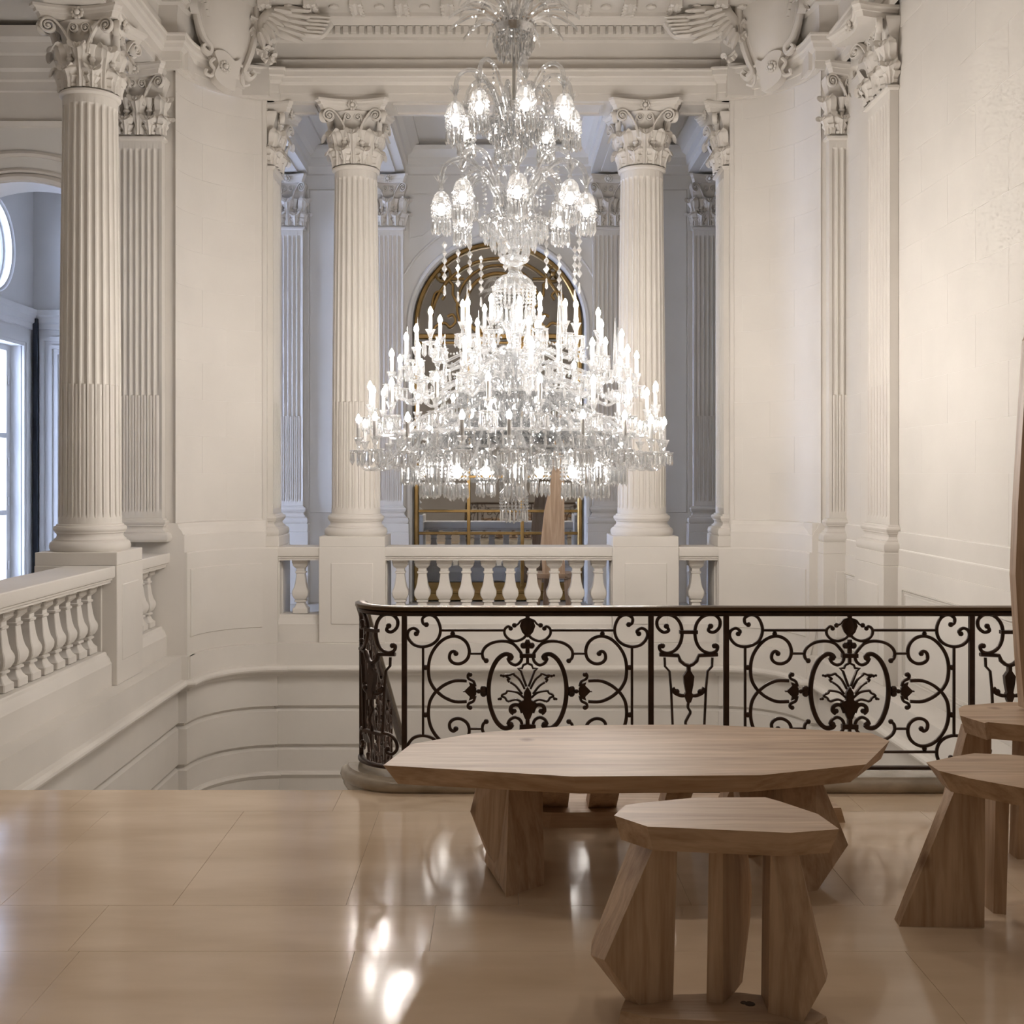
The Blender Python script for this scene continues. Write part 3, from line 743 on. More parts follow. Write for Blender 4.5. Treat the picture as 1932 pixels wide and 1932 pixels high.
def pedestal_mesh(hw, hd, panel=True, z0=-0.28):
    mb = MB(); mb.add(*bbox(-hw, hw, -hd, hd, z0, 0.81, 0.006)); mb.add(*bbox(-hw + 0.004, hw - 0.004, -hd + 0.004, hd - 0.004, 0.81, ZB, 0.005))
    return data('pedestal', mb.v, mb.f, M['stone'])
pedm = pedestal_mesh(0.378, 0.375)
def raised_panel(parent, x0, x1, z0, z1, y):
    obj('panel', *bbox(x0, x1, y - 0.012, y + 0.01, z0, z1, 0.008), M['stone'], parent, world=False)
def column(label, x, y, group):
    t = thing('fluted_column', label, 'column', (x, y, 0), group)
    inst('pedestal', pedm, t); raised_panel(t, -0.24, 0.24, -0.07, 0.63, -0.375)
    pv, pf = bbox(-0.385, -0.37, -0.24, 0.24, -0.07, 0.63, 0.006)
    for s in (-1, 1): obj('panel', [(s * p[0], p[1], p[2]) for p in pv], pf, M['stone'], t, world=False)
    inst('base', basem, t, (0, 0, ZB)); inst('shaft', shaftm, t); capital_round(t, ZNK)
    return t
YCOL = 13.43
column('big fluted column nearest the camera, beside the blue-lit gallery windows', -3.84, 10.80, 'fluted columns of the stair hall')
column('fluted column of the back balustrade, on the chandelier side nearest the gallery windows', -1.665, YCOL, 'fluted columns of the stair hall')
column('fluted column of the back balustrade, towards the blank ashlar wall', 1.68, YCOL, 'fluted columns of the stair hall')

# pilasters: local x along the face, y = 0 at the face, outward is -y
def pil_bell(w, d):
    mb = MB(); h = w / 2
    lv = [(h, -0.05, 0), (h + .03, -0.035, 1), (h + .03, -0.012, 1), (h, 0.0, 0), (h - .01, 0.0, 0), (h - .01, 0.3, 0), (h + .01, .46, 0), (h + .05, .58, 1), (h + .05, .61, 1)]
    v = []; f = []
    for hw, z, o in lv:
        e = hw - h; v += [(-hw, d, z), (-hw, -e, z), (hw, -e, z), (hw, d, z)]
    for k in range(len(lv) - 1):
        for i in range(3): f.append((k * 4 + i, k * 4 + i + 1, k * 4 + 5 + i, k * 4 + 4 + i))
    return data('capital', v, f, M['plaster'])
def pilaster(label, x, y, rotz, w=0.49, d=0.12, group='fluted pilasters', ped=True, nf=7, pd=0.12, marks=True):
    t = thing('fluted_pilaster', label, 'pilaster', (x, y, 0), group, rotz)
    h = w / 2
    inst('shaft', pil_shaft(w, d, nf), t)
    pr = [(r - 0.283, z) for r, z in BASE]
    v = []; f = []
    for o, z in pr: v += [(-h - o, d, z + ZB), (-h - o, -o, z + ZB), (h + o, -o, z + ZB), (h + o, d, z + ZB)]
    for k in range(len(pr) - 1):
        for i in range(3): f.append((k * 4 + i, k * 4 + i + 1, k * 4 + 5 + i, k * 4 + 4 + i))
    obj('base', v, f, M['plaster'], t, 35, world=False)
    if ped:
        mb = MB(); mb.add(*bbox(-h - .09, h + .09, -0.09, d, -0.28, 0.81, 0.005)); mb.add(*bbox(-h - .085, h + .085, -0.085, d, 0.81, ZB, 0.005))
        mb.make('pedestal', M['stone'], t, world=False)
        raised_panel(t, -h + .04, h - .04, -0.07, 0.63, -0.09)
    c = inst('capital', pil_bell(w, d), t, (0, 0, ZNK))
    k = w / 0.49
    for u in (-0.125, 0.125): inst('leaf', leaf1, c, (u * k, 0, 0))
    for s in (-1, 1): inst('leaf', leaf1, c, (s * (h - 0.005), 0.02, 0), (0, 0, s * PI / 3.2))
    inst('leaf', leaf2, c, (0, 0.005, 0))
    for s in (-1, 1): inst('leaf', leaf2, c, (s * (h - 0.02), 0.015, 0), (0, 0, s * PI / 4.5))
    for s in (-1, 1): inst('stalk', caul, c, (s * 0.12 * k, -0.02, 0.12))
    for m_, nm in ((volR, 'volute'), (volL, 'volute'), (helR, 'helix'), (helL, 'helix')): inst(nm, m_, c, (0, 0.235, 0), (0, 0, 0), (k * 0.92, 1, 1))
    inst('rosette', ros, c, (0, d - 0.26 * k - 0.01, 0.655))
    inst('abacus', abacus_mesh(0.335 * k, 0.26 * k, True), c, (0, d, 0))
    return t
pilaster('grey shaded fluted pilaster right behind the big near column', -3.785, 12.07, 0, 0.49, 0.12, ped=False)
struct(obj('wall_pier_left', *(lambda b: (b.v, b.f))(MB().add(*box(-4.06, -3.415, 12.195, 12.6, -0.30, 5.95)).add(*box(-4.1, -3.297, 12.152, 12.5, -0.30, 0.81)).add(*box(-4.08, -3.325, 12.155, 12.5, 0.81, 1.0))), M['stone']), 'narrow stone pier carrying the shaded pilaster', 'wall')
pilaster('wide shallow fluted pilaster on the blank ashlar wall', 3.575, 10.80, -PI / 2, 0.66, 0.08, nf=7, pd=0.05)
pilaster('narrow half-hidden pilaster where the blank wall meets the rounded corner', 3.72, 12.045, 0, 0.49, 0.12, ped=True)
pilaster('fluted pilaster edge at the window-gallery end of the back balustrade', -2.595, 13.47, PI / 2, 0.50, 0.10, ped=True)
pilaster('fluted pilaster edge at the blank-wall end of the back balustrade', 2.60, 13.47, -PI / 2, 0.50, 0.10, ped=True)
for x, lab in ((-3.02, 'blue-lit gallery pilaster farthest from the mirror, on the window side'), (-1.575, 'blue-tinged gallery pilaster next to the mirror, on the window side'),
               (1.575, 'grey gallery pilaster next to the mirror, on the blank-wall side'), (3.02, 'grey gallery pilaster farthest from the mirror, on the blank-wall side')):
    pilaster(lab, x, 16.49, 0, 0.42, 0.11, 'pilasters of the mirror gallery', ped=True, nf=6)

# ------------------------------------------------------------------ balustrades
BAL = [(0.088, 0.0), (0.088, 0.055), (0.075, 0.065), (0.060, 0.085), (0.048, 0.115), (0.048, 0.125), (0.066, 0.132), (0.066, 0.148), (0.052, 0.155), (0.072, 0.17), (0.090, 0.205), (0.094, 0.24), (0.090, 0.262), (0.072, 0.30), (0.060, 0.35), (0.051, 0.42), (0.047, 0.455), (0.058, 0.462), (0.060, 0.478), (0.048, 0.486), (0.048, 0.515), (0.070, 0.535), (0.085, 0.55), (0.085, 0.575), (0.092, 0.58), (0.092, 0.613)]
balm = data('baluster', *sqlathe([(a, b) for a, b in BAL], 0.10), M['stone'], 25)
def balustrade(label, p0, p1, n, hw=0.17, first=None, step=None):
    """p0->p1 along the centre line, room face on the right of travel"""
    p0, p1 = Vector((*p0, 0)), Vector((*p1, 0)); d = (p1 - p0); L = d.length; d.normalize()
    t = thing('stone_balustrade', label, 'balustrade', (p0 + p1) / 2, 'stone balustrades of the hall')
    path = [tuple(p0.xy), tuple(p1.xy)]
    cap = [(-0.19, 0.655), (0.19, 0.655), (0.19, 0.675), (0.205, 0.68), (0.205, 0.695), (0.225, 0.705), (0.23, 0.72), (0.23, 0.80), (0.222, 0.808), (-0.222, 0.808), (-0.23, 0.80), (-0.23, 0.70), (-0.19, 0.675)]
    obj('cap_rail', *sweep(cap + [cap[0]], path), M['stone'], t, 25)
    pl = [(-0.14, 0.03), (0.14, 0.03), (0.15, 0.02), (0.155, 0.0), (0.18, -0.03), (0.19, -0.06), (0.20, -0.075), (0.20, -0.28), (-0.20, -0.28), (-0.20, -0.075), (-0.14, 0.0)]
    obj('plinth', *sweep(pl + [pl[0]], path), M['stone'], t, 25)
    ang = math.atan2(d.y, d.x)
    for i in range(n):
        s = (first + i * step) if first is not None else L * (i + 0.5) / n
        q = p0 + d * s; inst('baluster', balm, t, Vector((q.x, q.y, 0.035)) - wloc(t), (0, 0, ang))
    return t
YBAL = 13.30
balustrade('ten-baluster back balustrade below the mirror, between the two columns', (-1.287, YBAL), (1.30, YBAL), 10, first=0.155, step=0.2545)
balustrade('short single-baluster bay beside the rounded wall of the window side', (-2.52, YBAL), (-2.045, YBAL), 1, first=0.235, step=1)
balustrade('short single-baluster bay beside the rounded wall of the blank-wall side', (2.06, YBAL), (2.52, YBAL), 1, first=0.225, step=1)
balustrade('long gallery balustrade running towards the camera from the big column', (-3.71, 5.98), (-3.71, 10.42), 17, first=0.23, step=0.2545)
balustrade('short gallery balustrade between the big column and the shaded pilaster', (-3.71, 11.18), (-3.71, 12.16), 4)

# ------------------------------------------------------------------ corner cartouches
def feather(L, W, bend):
    n = 9; v = []; f = []
    for i in range(n):
        t = i / (n - 1); x = L * t; z = bend * L * t * t; wd = W * (0.55 + 0.45 * math.sin(PI * min(1, t * 1.25 + .1))) * (1 if t < .8 else 1 - ((t - .8) / .2) ** 2 * .75)
        for s, y in ((-1, 0.012), (-.5, -0.012), (0, -0.022), (.5, -0.008), (1, 0.014)): v.append((x, y - 0.02 * t, z + s * wd))
    for i in range(n - 1):
        for j in range(4): f.append((i * 5 + j, i * 5 + j + 1, (i + 1) * 5 + j + 1, (i + 1) * 5 + j))
    return data('feather', v, f, M['plaster'], 50)
fe = [feather(0.50, 0.050, 0.06), feather(0.34, 0.052, -0.02), feather(0.20, 0.045, -0.12)]
def cartouche(s, label):
    t = thing('winged_cartouche', label, 'cartouche', (s * 3.02, 12.66, 5.9), 'carved cartouches of the corners', rotz=s * -R(38))
    K = 0.00587                                            # metres per photo pixel at this distance
    sx = -s
    def P(px, py, y=0.0): return Vector((sx * (px - 412) * K, y, (165 - py) * K))
    # shield: bulging plate
    out = [(362, -30), (358, 20), (366, 70), (380, 100), (392, 112), (418, 122), (442, 108), (456, 70), (466, 20), (462, -30), (410, -45)]
    oc_ = catmull([P(a, b) for a, b in out], 3, True); n = len(oc_); c = P(412, 30)
    v = []; f = []; rings = 6
    for r in range(rings):
        k = 1 - r / rings
        for p in oc_: v.append(Vector((c.x + (p.x - c.x) * k, -0.04 - 0.10 * (1 - k ** 2.2), c.z + (p.z - c.z) * k)))
    v.append(Vector((c.x, -0.145, c.z)))
    for r in range(rings - 1):
        for i in range(n): j = (i + 1) % n; f.append((r * n + i, r * n + j, (r + 1) * n + j, (r + 1) * n + i))
    for i in range(n): f.append(((rings - 1) * n + i, (rings - 1) * n + (i + 1) % n, rings * n))
    obj('shield', v, f, M['plaster'], t, 50, world=False)
    obj('backing', *extrude([Vector((p.x * 1.18, 0.02, c.z + (p.z - c.z) * 1.1)) for p in oc_], (0, -0.07, 0)), M['plaster'], t, world=False)
    fr = [P(x, y, -0.085) for x, y in out[:5]] ; fr2 = [P(x, y, -0.085) for x, y in out[5:10]]
    for side_, L in (('frame_scroll', [(352, -35), (349, 10), (352, 50), (364, 84), (378, 100), (374, 112), (362, 104), (366, 98)]), ('frame_scroll', [(472, -35), (474, 10), (470, 50), (462, 84), (452, 112), (444, 132), (456, 142), (466, 132), (460, 126)])):
        pp = catmull([P(a, b, -0.075) for a, b in L], 4); m = len(pp)
        obj(side_, *strap(pp, [0.085 * (1 - 0.6 * i / m) for i in range(m)], 0.09, (0, 1, 0)), M['plaster'], t, 50, world=False)
    # tongue below the shield, with side scrolls and a flower
    tg = [(384, 108), (398, 102), (412, 106), (424, 116), (438, 112), (432, 140), (426, 152), (424, 172), (406, 170), (390, 160), (384, 148), (392, 128)]
    obj('tongue', *extrude(catmull([P(a, b, 0.02) for a, b in tg], 3, True), (0, -0.13, 0)), M['plaster'], t, 50, world=False)
    for L in ([(386, 118), (378, 128), (386, 140), (380, 152), (368, 150), (370, 142)], [(436, 118), (446, 128), (440, 142), (444, 156), (456, 152)]):
        obj('side_scroll', *tube(catmull([P(a, b, -0.08) for a, b in L], 4), 0.02, 6), M['plaster'], t, True, world=False)
    ff = inst('flower', ros, t, P(404, 132, -0.12)); ff.scale = (1.1, 1.1, 1.1)
    # leafy clumps beside the shield
    rnd = random.Random(3 + s)
    for k in range(14):
        a = rnd.random(); px = 458 + 26 * rnd.random(); py = 20 + 70 * a
        l = inst('leaf', leaf1, t, P(px, py, -0.05), (rnd.uniform(-.2, .4), rnd.uniform(1.6, 2.6) * sx, rnd.uniform(-.3, .3)), (.75, 1.0, .75))
    for k in range(9):
        px = 330 + 24 * rnd.random(); py = -20 + 50 * rnd.random()
        inst('leaf', leaf1, t, P(px, py, -0.05), (0, rnd.uniform(-2.6, -1.6) * sx, 0), (.75, 1.0, .75))
    # wings: one spread along the back cornice, one along the side cornice
    for wi, (ang, root, lg) in enumerate(((R(38) * s, (472, 40), 1.0), (R(-50) * s, (352, 10), 0.75))):
        dirx = sx if wi == 0 else -sx
        wg = bpy.data.objects.new('wing', None); COL.objects.link(wg); wg.parent = t
        wg.location = P(root[0], root[1], -0.10); wg.rotation_euler = (0, 0, ang)
        sil = [(0.0, 0.02), (0.06, 0.13), (0.10, 0.22), (0.20, 0.235), (0.33, 0.20), (0.42, 0.13), (0.58, 0.06), (0.82, 0.05), (0.80, -0.02), (0.70, -0.12), (0.50, -0.12), (0.30, -0.10), (0.17, -0.07), (0.16, -0.16), (0.05, -0.22), (0.0, -0.15)]
        sil = catmull([(dirx * a * lg, 0.06, b) for a, b in sil], 3, True)
        obj('wing_plate', *extrude(sil, (0, -0.09, 0)), M['plaster'], wg, 50, world=False)
        sh = [(0.0, 0.05), (0.05, 0.15), (0.12, 0.21), (0.22, 0.20), (0.30, 0.15), (0.28, 0.05), (0.16, -0.06), (0.03, -0.10)]
        sh = catmull([(dirx * a * lg, -0.02, b) for a, b in sh], 3, True); n = len(sh); cc = sum(sh, Vector()) / n
        v = list(sh) + [Vector((cc.x + (p.x - cc.x) * .65, -0.09, cc.z + (p.z - cc.z) * .65)) for p in sh] + [Vector((cc.x, -0.11, cc.z))]
        f = [(i, (i + 1) % n, n + (i + 1) % n, n + i) for i in range(n)] + [(n + i, n + (i + 1) % n, 2 * n) for i in range(n)]
        obj('shoulder', v, f, M['plaster'], wg, 60, world=False)
        for k in range(6):
            tt = k / 5
            inst('feather', fe[0], wg, (dirx * (0.30 + 0.04 * (1 - tt)) * lg, -0.03 - 0.006 * k, 0.13 - 0.20 * tt), (0, dirx * (0.16 + 0.06 * tt), 0), (dirx * lg * (1.0 - 0.16 * tt), 1, 1))
        for k in range(6):
            tt = k / 5
            inst('feather', fe[1], wg, (dirx * (0.22 + 0.05 * (1 - tt)) * lg, -0.06 - 0.006 * k, 0.17 - 0.25 * tt), (0, dirx * (0.05 + 0.35 * tt), 0), (dirx * lg, 1, 1))
        for k in range(7):
            tt = k / 6
            inst('feather', fe[2], wg, (dirx * (0.04 + 0.16 * (1 - tt)) * lg, -0.085 - 0.004 * k, 0.16 - 0.27 * tt), (0, dirx * (0.1 + 1.1 * tt), 0), (dirx * lg, 1, 1))
        for k in range(11):
            inst('feather', fe[2], wg, (dirx * (0.10 + 0.058 * k) * lg, -0.02, (0.225 - 0.0 * k if k < 3 else 0.225 - 0.024 * (k - 2))), (0, dirx * (-0.15), 0), (dirx * .45, 1, .5))
    return t
cartouche(-1, 'carved winged shield on the rounded corner of the window side')
cartouche(1, 'carved winged shield on the rounded corner next to the blank wall')

# ------------------------------------------------------------------ arched mirror
YM = 16.74
am = thing('arched_mirror', 'tall arched mirror with gilded bronze glazing bars in the far wall', 'mirror', (0, YM, -0.2))
ZSP = 3.80; RM = 1.19
def arcp(r, a0, a1, n, cz=ZSP, cx=0.0, y=YM - 0.03): return [(cx + r * math.cos(R(a0 + (a1 - a0) * i / n)), y, cz + r * math.sin(R(a0 + (a1 - a0) * i / n))) for i in range(n + 1)]
obj('frame', *strap([(RM, YM - 0.03, -0.2)] + arcp(RM, 0, 180, 40) + [(-RM, YM - 0.03, -0.2)], 0.07, 0.07, (0, 1, 0)), M['gold'], am, 40)
vb, hb = [-0.43, 0.35], [0.777, 1.10, 1.60, 3.55]
for x in vb: obj('glazing_bar', *bbox(x - 0.025, x + 0.025, YM - 0.06, YM, -0.0, 3.55, 0.006), M['gold'], am)
for z in hb: obj('glazing_bar', *bbox(-RM + 0.03, RM - 0.03, YM - 0.055, YM - 0.005, z - 0.02, z + 0.02, 0.006), M['gold'], am)
obj('transom', *bbox(-RM + 0.03, RM - 0.03, YM - 0.08, YM, 3.60, 3.68, 0.015), M['gold'], am)
obj('kick_panel', *bbox(-RM + 0.03, RM - 0.03, YM - 0.03, YM + 0.01, -0.2, 0.06, 0.005), M['gold'], am)
obj('kick_bar', *bbox(-RM + 0.03, RM - 0.03, YM - 0.06, YM - 0.02, -0.10, -0.05, 0.01), M['gold'], am)
xs = [-RM + 0.03] + vb + [RM - 0.03]; zs = [0.06] + hb
for i in range(3):
    for j in range(4): obj('pane', *box(xs[i] + 0.01, xs[i + 1] - 0.01, YM + 0.004, YM + 0.012, zs[j] + 0.01, zs[j + 1] - 0.01), M['mirror'], am)
obj('arched_pane', *extrude([(x, YM + 0.004, z) for x, y, z in arcp(RM - 0.02, 0, 180, 40)] + [(-RM + 0.02, YM + 0.004, 3.69), (RM - 0.02, YM + 0.004, 3.69)], (0, 0.01, 0)), M['mirror'], am)
obj('inner_arch', *strap(arcp(0.98, 8, 172, 36), 0.045, 0.05, (0, 1, 0)), M['gold'], am, 40)
obj('ring', *strap(arcp(0.60, -60, 240, 40, 4.08, y=YM - 0.035), 0.04, 0.05, (0, 1, 0)), M['gold'], am, 40)
obj('ring', *strap(arcp(0.48, -75, 255, 40, 4.08, y=YM - 0.035), 0.055, 0.05, (0, 1, 0)), M['gold'], am, 40)
for s in (-1, 1):
    for nm, L, wd in (('bracket', [(0.50, 4.48), (0.70, 4.48), (0.70, 4.44), (0.66, 4.40), (0.66, 4.25), (0.58, 4.10), (0.5, 4.05)], 0.04),
                      ('scroll', [(0.98, 4.0), (0.93, 4.25), (0.84, 4.30), (0.78, 4.24), (0.82, 4.18)], 0.035),
                      ('scroll', [(0.95, 3.70), (0.90, 3.80), (0.78, 3.84), (0.70, 3.78), (0.62, 3.86), (0.66, 3.96), (0.74, 3.93)], 0.04),
                      ('scroll', [(0.45, 3.70), (0.40, 3.78), (0.28, 3.74), (0.20, 3.70)], 0.05)):
        P = catmull([(s * a, YM - 0.035, b) for a, b in L], 4) if nm == 'scroll' else [(s * a, YM - 0.035, b) for a, b in L]
        obj(nm, *strap(P, wd, 0.045, (0, 1, 0)), M['gold'], am, 40)
    obj('roundel', *tube([(s * 0.80 + 0.105 * math.cos(2 * PI * i / 20), YM - 0.04, 4.55 + 0.105 * math.sin(2 * PI * i / 20)) for i in range(20)], 0.022, 6, closed=True), M['gold'], am, True)
    mb = MB().add(*ball((s * 0.80, YM - 0.04, 4.55), 0.04, 8, 5))
    for a in (45, 135): mb.add(*tube([(s * .8 - .1 * math.cos(R(a)), YM - .04, 4.55 - .1 * math.sin(R(a))), (s * .8 + .1 * math.cos(R(a)), YM - .04, 4.55 + .1 * math.sin(R(a)))], 0.015, 5))
    mb.make('roundel_cross', M['gold'], am, True)

# ------------------------------------------------------------------ wrought iron railing
YR = 6.0; KP = YR / FPX / 3.116                        # metres per unit of the traced panel drawing
ZMID = 0.5107
def uv(cx, cy): return ((cx - 1107) * KP, (573 - cy) * KP)
class Part:
    def __init__(s, name): s.name = name; s.mb = MB()
    def bar(s, L, w=18, d=0.020, smooth=True, taper=None):
        P = [uv(*q) for q in L]; P = [(a, 0, b) for a, b in P]
        if smooth and len(P) > 2: P = catmull(P, 4)
        m = len(P); W = w * KP
        s.mb.add(*strap(P, [W * (1 if not taper else taper[0] + (taper[1] - taper[0]) * i / (m - 1)) for i in range(m)], d, (0, 1, 0))); return s
    def ball(s, cx, cy, r, sz=1.0, flat=1.0):
        a, b = uv(cx, cy); v, f = ball((0, 0, 0), r * KP, 10, 6, sz); s.mb.add([(p[0] + a, p[1] * flat, p[2] + b) for p in v], f); return s
    def plate(s, L, d=0.016):
        P = [uv(*q) for q in L]; s.mb.add(*extrude([(a, d / 2, b) for a, b in P], (0, -d, 0))); return s
def mirrored(p, sx, sz):
    return data(p.name, [(v[0] * sx, v[1], v[2] * sz) for v in p.mb.v], p.mb.f, M['iron'], 50)
Q4, Q2, Q1 = [], [], []       # elements used in 4 quadrants, mirrored left-right, or once
Q4.append(Part('corner_scroll').bar([(508, 183), (492, 172), (492, 142), (530, 124), (572, 145), (595, 205), (583, 262), (545, 298), (490, 312), (437, 298), (404, 256), (408, 219), (438, 203), (464, 220), (458, 236)]).ball(512, 182, 16).ball(453, 236, 16))
Q4.append(Part('spiral_scroll').bar([(690, 350), (672, 338), (652, 352), (650, 385), (675, 408), (715, 410), (752, 385), (765, 340), (750, 290), (712, 258), (665, 250), (615, 268), (570, 310), (538, 365), (525, 430), (530, 500), (550, 545), (577, 577), (620, 610), (680, 634), (750, 634)], 19).ball(686, 352, 16).ball(667, 236, 15))
Q4.append(Part('link_bar').bar([(768, 352), (845, 352)], 14, smooth=False))
Q4.append(Part('arched_scroll').bar([(862, 392), (846, 378), (842, 345), (862, 312), (905, 287), (965, 279), (1018, 292), (1052, 325), (1074, 362), (1066, 400), (1036, 419), (1004, 405), (990, 378)], 18).ball(864, 394, 16).ball(1006, 376, 20))
Q4.append(Part('rivet').ball(508, 434, 17))
Q2.append(Part('upright_bar').bar([(493, 315), (493, 830)], 15, smooth=False))
Q2.append(Part('top_bar').bar([(597, 215), (968, 215)], 15, smooth=False))
Q2.append(Part('bottom_bar').bar([(597, 930), (1107, 930)], 15, smooth=False))
Q2.append(Part('cartouche_frame').bar([(1016, 378), (1004, 360), (972, 356), (930, 388), (897, 450), (880, 530), (880, 610), (895, 685), (925, 752), (965, 788), (1003, 786), (1018, 768)], 26, 0.026))
Q2.append(Part('crest_scroll').bar([(1012, 208), (996, 192), (974, 208), (974, 240), (1000, 268), (1040, 278), (1080, 264), (1104, 240)], 16).ball(1008, 205, 14).bar([(1034, 186), (1052, 178), (1068, 158), (1090, 150)], 12).ball(1030, 186, 15))
Q2.append(Part('side_leaf').plate([(735, 573), (768, 540), (762, 520), (790, 530), (806, 556), (806, 590), (790, 616), (762, 628), (768, 606)]).bar([(800, 545), (790, 515), (762, 500), (756, 480), (768, 466)], 16).ball(770, 476, 14).bar([(800, 601), (790, 631), (762, 646), (756, 664), (768, 676)], 16).ball(770, 670, 14).bar([(728, 574), (740, 574)], 10, smooth=False))
Q2.append(Part('bud').ball(848, 560, 20).ball(848, 588, 20).ball(820, 574, 14).bar([(806, 574), (878, 574)], 14, smooth=False))
Q2.append(Part('frond').bar([(1090, 560), (1060, 505), (1025, 475)], 13).bar([(1075, 590), (1040, 545), (1005, 520)], 13).bar([(1000, 520), (990, 505), (1003, 500), (985, 488), (975, 478), (1000, 478), (1022, 470), (1030, 478)], 13).ball(966, 484, 10).ball(952, 481, 8))
Q2.append(Part('frond').bar([(1085, 612), (1045, 580), (990, 570)], 13).bar([(1078, 640), (1040, 622), (1000, 632)], 13).bar([(990, 568), (980, 585), (965, 590), (955, 602), (975, 612), (985, 628), (1000, 634)], 13).ball(948, 618, 10).ball(938, 620, 8))
Q2.append(Part('leaf_curl').bar([(1075, 700), (1062, 665), (1040, 652), (1014, 662), (1008, 688), (1026, 704)], 22, taper=(0.8, 1.2)).ball(1028, 690, 16))
Q1.append(Part('crest').plate([(1090, 120), (1124, 120), (1118, 140), (1140, 152), (1153, 190), (1140, 225), (1120, 248), (1107, 258), (1094, 248), (1074, 225), (1061, 190), (1074, 152), (1096, 140)]).ball(1107, 190, 34, 1.5, 0.6))
Q1.append(Part('knot').ball(1084, 305, 20).ball(1130, 305, 20).ball(1107, 290, 18).plate([(1095, 270), (1119, 270), (1119, 350), (1095, 350)]).plate([(1060, 352), (1155, 352), (1155, 376), (1060, 376)], 0.03).plate([(1098, 376), (1116, 376), (1116, 410), (1098, 410)]))
Q1.append(Part('palmette').bar([(1100, 545), (1068, 455), (1050, 440), (1075, 438), (1082, 420), (1107, 408), (1132, 420), (1139, 438), (1166, 440), (1148, 455), (1114, 545)], 14, smooth=False).plate([(1107, 545), (1128, 580), (1130, 625), (1160, 640), (1140, 690), (1122, 735), (1092, 735), (1074, 690), (1054, 640), (1084, 625), (1086, 580)], 0.026))
Q1.append(Part('base_collar').plate([(1095, 735), (1119, 735), (1119, 765), (1155, 768), (1155, 795), (1060, 795), (1060, 768), (1095, 765)], 0.03).plate([(1098, 795), (1116, 795), (1116, 930), (1098, 930)]))
# narrow panels (drawing 2: 2.639 px per px, centre 265)
def n5(cx, cy): return (1107 + (cx - 265) * 3.116 / 2.639, cy * 3.116 / 2.639)
def N(L): return [n5(*q) for q in L]
N4, N2, N1 = [], [], []
N2.append(Part('scroll').bar(N([(158, 165), (166, 184), (140, 192), (112, 168), (110, 130), (142, 104), (190, 112), (222, 145), (233, 190), (226, 240), (202, 278), (162, 296), (128, 286), (120, 262), (134, 254)]), 19).ball(*n5(155, 162), 17).ball(*n5(136, 260), 16))
N2.append(Part('shelf').bar(N([(120, 303), (214, 308), (224, 334), (245, 352), (265, 358)]), 22, 0.03, smooth=False))
N2.append(Part('leg_bar').bar(N([(146, 318), (148, 362), (170, 386), (178, 470), (182, 560), (186, 655), (190, 700)]), 14, smooth=False))
N2.append(Part('leaf_curl').bar(N([(255, 505), (232, 508), (205, 498), (190, 482), (200, 474)]), 24, taper=(0.7, 1.2)).ball(*n5(206, 488), 18))
N2.append(Part('scroll').bar(N([(195, 700), (150, 705), (118, 735), (112, 775), (135, 800), (165, 795), (170, 775)]), 18).ball(*n5(162, 775), 16))
N1.append(Part('collar').plate(N([(220, 182), (310, 182), (310, 200), (220, 200)]), 0.03))
N1.append(Part('drop').plate(N([(256, 360), (274, 360), (274, 384), (292, 410), (288, 450), (280, 490), (288, 505), (275, 540), (255, 540), (242, 505), (250, 490), (242, 450), (238, 410), (256, 384)]), 0.03).ball(*n5(265, 410), 26, 1.4, 0.7))
N1.append(Part('wavy_tail').bar(N([(265, 540), (262, 565), (274, 590), (262, 615), (250, 645), (266, 675), (268, 700)]), 16))
N1.append(Part('cross_bar').plate(N([(185, 700), (345, 700), (345, 716), (185, 716)]), 0.025))

rl = thing('iron_railing', 'dark wrought iron scrollwork railing with bronze handrail along the landing edge', 'railing', (0.9, YR, 0))
def panel_data(q4, q2, q1, warp=None):
    out = []
    for p in q4: out += [(p, a, b) for a in (1, -1) for b in (1, -1)]
    for p in q2: out += [(p, a, 1) for a in (1, -1)]
    for p in q1: out.append((p, 1, 1))
    return out
wide = [(p.name, mirrored(p, a, b)) for p, a, b in panel_data(Q4, Q2, Q1)]
nar = [(p.name, mirrored(p, a, b)) for p, a, b in panel_data(N4, N2, N1)]
base = wloc(rl)
for xc in (0.1533, 1.8377):
    for nm, d in wide: inst(nm, d, rl, Vector((xc, YR, ZMID)) - base)
for xc in (0.9953, 2.673):
    for nm, d in nar: inst(nm, d, rl, Vector((xc, YR, ZMID)) - base)
for x in (-0.4908, 0.7985, 1.192, 2.476, 2.87): obj('post', *bbox(x - 0.014, x + 0.014, YR - 0.014, YR + 0.014, 0.07, 0.915, 0.003), M['iron'], rl)
# rounded corner and the stair rail going down behind it
CX_, CY_, RC = -0.4908, YR + 0.255, 0.255
SL = 0.52
def bend(x, z, y=0.0):          # x runs left from the first post: round the corner, then down the stairs
    if x <= 0: return Vector((CX_ - x, YR + y, z))
    arc = RC * PI / 2
    if x < arc:
        a = x / RC; r = RC - y; return Vector((CX_ - r * math.sin(a), CY_ - r * math.cos(a), z))
    s = x - arc; return Vector((CX_ - RC + y, CY_ + s, z - SL * s))
for k, xc in enumerate((0.20, 0.62, 1.46)):
    for p, a, b in (panel_data(N4, N2, N1) if k != 2 else panel_data(Q4, Q2, Q1)):
        vv = [bend(xc - v[0] * a, ZMID + v[2] * b, v[1]) for v in p.mb.v]
        obj(p.name, vv, p.mb.f, M['iron'], rl, 50)
for xx in (0.402, 0.83, 2.12): obj('post', *tube([bend(xx, 0.10), bend(xx, 0.92)], 0.016, 4), M['iron'], rl)
line = [3.55, 2.0, 0.6, 0.0, -0.3]; pth = [Vector((x, YR, 0)) for x in line] + []
